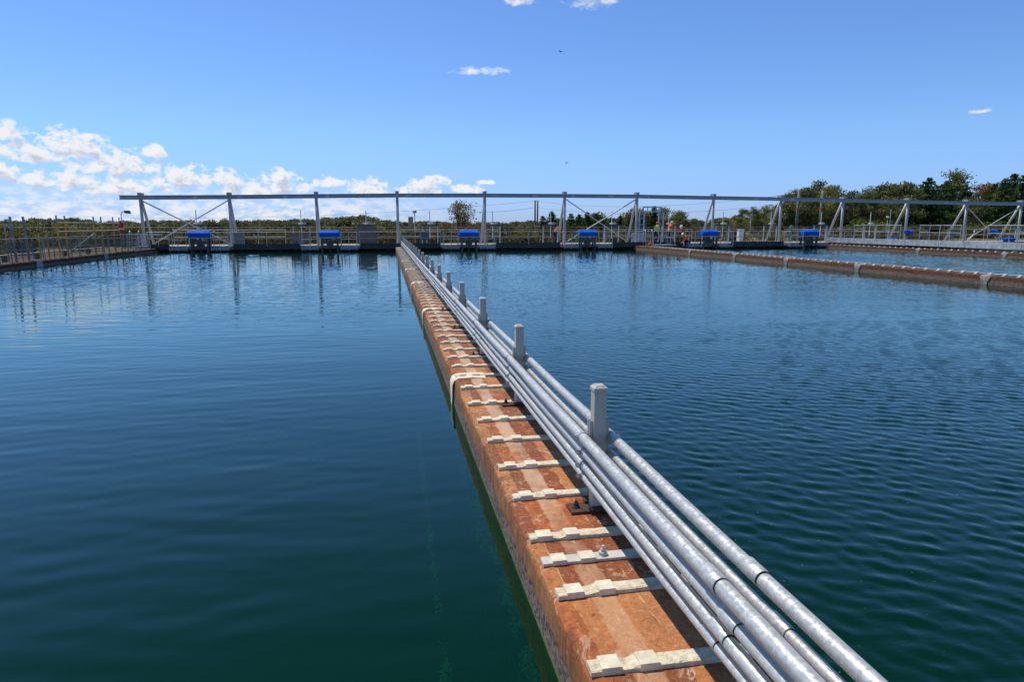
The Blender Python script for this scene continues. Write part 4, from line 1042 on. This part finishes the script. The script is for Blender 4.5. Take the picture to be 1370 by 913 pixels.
for i, px in enumerate((588, 600, 622, 640, 652)):
    p = at(px, 299+rr.uniform(-2, 2), 116); z0 = gz(p.x, 116); plant(BRN[i % 2], (p.x, 116, z0), p.z-z0, 'reddish brown tree at the foot of the lone tall eucalyptus', 'brown trees around the lone eucalyptus', None, 1.0)
for i, (px, v) in enumerate(((726, 289), (738, 283), (752, 291), (764, 286), (775, 287), (786, 284), (797, 286), (806, 291), (818, 292), (830, 289), (842, 290), (856, 288))):
    p = at(px, v, 92+rr.uniform(-4, 5)); z0 = gz(p.x, p.y); plant(PIN[i % 3], (p.x, p.y, z0), p.z-z0, 'dark green young pine in the row behind the crossed braces' if px != 738 else 'tallest dark pine just beside the bending person in orange', 'young dark pines behind the bridge' if px != 738 else None, None, 1.25)
for i, (px, v, k) in enumerate(((803, 283, 'g'), (849, 277, 'b'), (862, 283, 'g'), (876, 276, 'p'), (893, 277, 'g'), (906, 281, 'g'), (917, 288, 'g'), (843, 284, 'b'), (885, 283, 'g'), (902, 292, 'b'), (930, 292, 'g'))):
    p = at(px, v, 100+rr.uniform(-5, 5)); z0 = gz(p.x, p.y); pr = {'g': GUM[rr.randrange(5)], 'b': BRN[i % 2], 'p': PIN[0]}[k]
    plant(pr, (p.x, p.y, z0), p.z-z0, {'g': 'olive eucalyptus among the trees behind the portal frame and workers', 'b': 'brown leaved eucalyptus among the trees behind the portal frame', 'p': 'dark pine poking up behind the portal frame'}[k], {'g': 'olive trees behind the portal frame', 'b': 'brown trees behind the portal frame', 'p': None}[k])
# tall wood behind the far half of the bridge
WOOD = [(985, 288, 'g'), (998, 278, 'g'), (1012, 275, 'g'), (1028, 272, 'g'), (1045, 270, 'g'), (1058, 256, 'g'), (1072, 250, 'g'), (1086, 248, 'g'), (1102, 237, 'g'), (1116, 246, 'g'), (1130, 252, 'g'), (1143, 251, 'g'), (1157, 257, 'g'),
        (1170, 246, 'g'), (1184, 243, 'g'), (1196, 247, 'b'), (1208, 241, 'g'), (1220, 254, 'p'), (1233, 246, 'p'), (1244, 237, 'p'), (1256, 248, 'p'), (1268, 242, 'p'), (1282, 221, 't'), (1292, 246, 'p'), (1304, 256, 'g'), (1318, 243, 'b'), (1332, 245, 'p'), (1346, 238, 'p'), (1358, 232, 'p'), (1372, 233, 'p'), (1388, 238, 'p'), (1405, 240, 'g'), (1425, 244, 'p')]
nm = {'g': ('tall olive eucalyptus in the wood behind the bridge', 'tall eucalypts of the wood'), 'b': ('tall rusty brown eucalyptus in the wood behind the bridge', 'brown eucalypts of the wood'), 'p': ('tall dark pine in the densest part of the wood', 'tall dark pines of the wood'), 't': ('thin open crowned eucalyptus standing highest above the dark pines', None)}
for i, (px, v, k) in enumerate(WOOD):
    Y = 104+rr.uniform(-7, 9)-(px-985)*.035; p = at(px, v, Y); z0 = gz(p.x, Y); pr = {'g': GUM[rr.randrange(5)], 'b': BRN[i % 2], 'p': PIN[rr.randrange(3)], 't': THIN}[k]
    lab, gr = nm[k]
    if px == 1318: lab, gr = 'rusty brown broad crowned eucalyptus beside the thin high one', None
    if px == 1102: lab, gr = 'highest rounded olive eucalyptus behind the pale green poles', None
    plant(pr, (p.x, Y, z0-.1), p.z-z0, lab, gr, None, 1.0 if k == 'g' else 1.35 if k == 'p' else 1.15)
for i in range(30):   # second row that fills the wood
    px = 990+i*15.5+rr.uniform(-5, 5); v = min([w[1] for w in WOOD if abs(w[0]-px) < 16] or [255])+rr.uniform(10, 22); Y = 122+rr.uniform(-6, 10)-(px-985)*.03; p = at(px, v, Y); z0 = gz(p.x, Y)
    dark = px > 1215; plant(PIN[i % 3] if dark else GUM[i % 5], (p.x, Y, z0-.1), p.z-z0, 'dark pine deep in the wood behind the front row' if dark else 'olive eucalyptus deep in the wood behind the front row', 'pines deep in the wood' if dark else 'eucalypts deep in the wood', None, 1.5 if dark else 1.2)
for i in range(26):   # low understorey in front of the wood
    px = 975+i*17.5+rr.uniform(-6, 6); v = rr.uniform(284, 296) if px < 1210 else rr.uniform(278, 294); Y = 100-(px-985)*.035+rr.uniform(-3, 6); p = at(px, v, Y); z0 = gz(p.x, Y)
    dark = px > 1200; plant(PIN[i % 3] if dark else GUM[i % 5], (p.x, Y, z0-.3), max(2.5, p.z-z0), 'small dark pine at the foot of the wood' if dark else 'small olive eucalyptus at the foot of the wood', 'small pines at the foot of the wood' if dark else 'small eucalypts at the foot of the wood', None, 1.9 if dark else 1.5)
# bushes
for px, v, Y, w, lab in ((1168, 291, 84, 3.6, 'rounded bright green bush in front of the tall wood'), (1150, 298, 86, 2.4, 'low green bush beside the rounded bright one'), (1285, 301, 80, 2.6, 'green bush beneath the twelfth A-frame'), (1322, 294, 80, 3.0, 'green bush seen through the last crossed braces'), (1222, 300, 82, 2.4, 'green bush behind the eleventh A-frame'), (1350, 297, 80, 2.8, 'green bush near the end of the bridge'), (1200, 300, 84, 2.2, 'green bush behind the thin grey pole')):
    p = at(px, v, Y); z0 = gz(p.x, Y); t = plant(BSH[0 if px % 2 else 1], (p.x, Y, z0), 10, lab, None); h = (p.z-z0)/.95; t.scale = (w, w, h)
for i in range(64):
    px = -40+i*22+rr.uniform(-9, 9); Y = rr.uniform(64, 80); v = rr.uniform(304, 310); p = at(px, v, Y); z0 = gz(p.x, Y); t = plant(SCR[i % 3], (p.x, Y, z0-.1), 10, 'low olive green scrub bush on the slope behind the pipe fence', 'scrub bushes behind the pipe fence'); w = rr.uniform(1.4, 2.6); t.scale = (w, w, max(.5, (p.z-z0)/.95+.2))
for px, v, Y, w, lab in ((22, 311, 46, 1.3, 'yellow green bush behind the first tall grey pole'), (36, 313, 47, 1.0, 'yellowish bush between the two tall grey poles')):
    p = at(px, v, Y); z0 = gz(p.x, Y); t = plant(YEL, (p.x, Y, z0), 10, lab, None); t.scale = (w, w, (p.z-z0)/.95)
for i in range(16):
    Y = rr.uniform(34, 52); p = Vector((-20-rr.uniform(0, 9), Y, .1)); t = plant(SCR[i % 3], p, 10, 'dusty green bush on the bank behind the scaffold', 'bushes on the bank behind the scaffold'); w = rr.uniform(.7, 1.2); t.scale = (w, w, w*rr.uniform(.8, 1.0))
# rough grass behind the deck
b = MB(); rg = random.Random(5)
for i in range(9000):
    x = rg.uniform(-30, 88); y = rg.uniform(56.2, 66); z = gz(x, y); h = rg.uniform(.12, .4); a = rg.uniform(0, 3.14); w = .03
    b.add([(x-w*math.cos(a), y-w*math.sin(a), z), (x+w*math.cos(a), y+w*math.sin(a), z), (x+rg.uniform(-.1, .1), y+rg.uniform(-.1, .1), z+h)], [(0, 1, 2)])
kind(b.obj('grass', 'grass'), 'stuff')

# two birds far up
for px, v, Y, lab in ((750, 69, 120, 'tiny dark bird high in the clear blue sky'), (758, 218, 150, 'tiny dark bird flying just above the overhead beam')):
    p = at(px, v, Y); t = thing('bird', lab, 'bird', p, R(40))
    q = MB(); q.ball((0, 0, 0), .12, 8, 6, 0, (.7, 2.2, .7)).add([(-.05, -.25, 0), (.05, -.25, 0), (.1, -.48, .01), (-.1, -.48, .01)], [(0, 1, 2, 3)]); q.obj('body', 'feather', t)
    for s in (-1, 1):
        q = MB(); q.add([(s*.05, .12, .03), (s*.05, -.1, .03), (s*.4, -.08, .16), (s*.4, .1, .16), (s*.75, -.1, .08), (s*.72, -.02, .085)], [(0, 1, 2, 3), (3, 2, 4, 5)]); q.obj('wing', 'feather', t)

# ------------------------------------------------------------------ light, sky, camera
SD = Vector((-.33, .35, 1.0)).normalized()
sun = bpy.data.lights.new('sun', 'SUN'); sun.energy = 4.2; sun.angle = R(.5); sun.color = (1, .95, .87)
so = link('sun', sun); so.rotation_euler = SD.to_track_quat('Z', 'Y').to_euler()
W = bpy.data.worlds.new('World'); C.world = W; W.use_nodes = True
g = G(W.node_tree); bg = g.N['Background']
sky = g.n('ShaderNodeTexSky', {'sky_type': 'NISHITA', 'sun_disc': False, 'sun_elevation': math.asin(SD.z), 'sun_rotation': math.atan2(SD.x, SD.y), 'altitude': 0, 'air_density': 1.0, 'dust_density': .2, 'ozone_density': 2.2}).outputs[0]
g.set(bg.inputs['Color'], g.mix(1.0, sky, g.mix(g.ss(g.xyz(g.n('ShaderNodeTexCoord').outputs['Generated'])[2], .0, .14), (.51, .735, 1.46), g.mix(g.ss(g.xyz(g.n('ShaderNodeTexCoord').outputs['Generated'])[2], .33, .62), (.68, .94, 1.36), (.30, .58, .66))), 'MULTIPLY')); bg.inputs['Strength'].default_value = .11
dirv = g.n('ShaderNodeTexCoord').outputs['Generated']; dx, dy, dz = g.xyz(dirv)
az = g.m('MULTIPLY', g.m('ARCTAN2', dx, dy), 57.2958); el = g.m('MULTIPLY', g.m('ARCSINE', dz), 57.2958)
BL = [(-22.0, 5.3, 2.3, 1.5), (-24.4, 4.7, 2.0, 1.0), (-19.4, 4.1, 3.4, 1.25), (-26.0, 6.0, 1.4, 1.0), (-26.6, 3.4, 1.8, 1.0), (-17.2, 5.2, 1.1, .65), (-15.0, 3.3, 2.7, 1.15), (-12.2, 3.4, 1.5, .9), (-10.2, 2.6, 2.6, .95), (-8.2, 3.6, 1.7, .75),
      (-8.4, 2.75, 2.6, .9), (-4.4, 3.3, 1.5, .65), (-1.4, 2.85, 2.0, 1.0), (3.7, 3.35, 1.7, .75), (2.7, 2.6, 2.2, .7), (6.7, 2.85, 1.7, .55), (-23.0, 3.0, 3.2, .8), (-19.4, 2.6, 3.8, .8), (8.4, 3.45, .8, .28), (7.7, 12.15, 2.3, .42), (9.6, 12.25, .8, .3), (17.1, 17.2, 2.0, 1.2), (11.2, 17.2, 1.3, .6), (44.8, 7.6, .9, .2)]
def density(az_, el_):
    d = None
    for (a, e, sa, se) in BL:
        u = g.m('DIVIDE', g.m('SUBTRACT', az_, a), sa); dv = g.m('SUBTRACT', el_, e)
        v = g.m('MAXIMUM', g.m('DIVIDE', dv, se), g.m('DIVIDE', dv, -se*.55))
        q = g.m('SUBTRACT', 1, g.m('ADD', g.m('MULTIPLY', u, u), g.m('MULTIPLY', v, v)))
        d = q if d is None else g.m('MAXIMUM', d, q)
    d = g.m('MAXIMUM', d, -1.7)
    vec = g.n('ShaderNodeCombineXYZ', {}, i0=az_, i1=g.m('MULTIPLY', el_, 1.35), i2=0.0).outputs[0]
    n1 = g.noise(vec, 1.05, 7, .56, .3)
    hz = g.m('MULTIPLY', g.ss(el_, 3.6, 1.2), g.ss(az_, 9, -6, .0, 1))   # low broken layer over the forest
    n2 = g.noise(g.map(vec, (1, 1.7, 1), (0, 0, 0), (7, 3, 0)), .75, 8, .6)
    thin = g.m('SUBTRACT', g.m('MULTIPLY', g.ss(n2, .36, .62), g.m('MULTIPLY', hz, .85)), .0)
    core = g.m('ADD', g.m('MULTIPLY', d, .62), g.m('MULTIPLY', g.m('SUBTRACT', n1, .5), 3.0))
    return core, thin
c0, th0 = density(az, el)
c1, th1 = density(g.m('SUBTRACT', az, .25), g.m('ADD', el, .55))
hi = g.ss(el, 6.4, 7.4); alpha = g.m('MAXIMUM', g.m('ADD', g.m('MULTIPLY', g.m('MULTIPLY', g.ss(c0, -.10, .50), .97), g.m('SUBTRACT', 1, hi)), g.m('MULTIPLY', g.m('MULTIPLY', g.ss(c0, -.15, 1.15), .9), hi)), th0)
alpha = g.m('MULTIPLY', g.m('MULTIPLY', alpha, 1.0), g.m('GREATER_THAN', dz, 0.0))
shade = g.ss(c1, .15, 1.0, 0, .85)
ccol = g.mix(shade, (.96, .97, 1.0), (.52, .58, .74))
bgc = g.n('ShaderNodeBackground', {}, Color=ccol, Strength=.92).outputs[0]
mx = g.n('ShaderNodeMixShader', {}, i0=alpha, i1=bg.outputs[0], i2=bgc).outputs[0]
g.L.new(mx, g.N['World Output'].inputs['Surface'])

cam = bpy.data.cameras.new('camera'); co = link('camera', cam); C.camera = co
cam.sensor_width = 36; cam.sensor_fit = 'HORIZONTAL'; cam.lens = F/1370*36; cam.clip_end = 9000; cam.clip_start = .05
co.location = (0, 0, EYE); co.rotation_euler = (math.pi/2-PIT, 0, -YAW)
v = C.view_settings; v.view_transform = 'Standard'; v.look = 'None'; v.exposure = 0; v.gamma = 1; v.use_curve_mapping = False
C.render.engine = 'CYCLES'; C.cycles.use_denoising = True; C.cycles.max_bounces = 6; C.cycles.transparent_max_bounces = 12
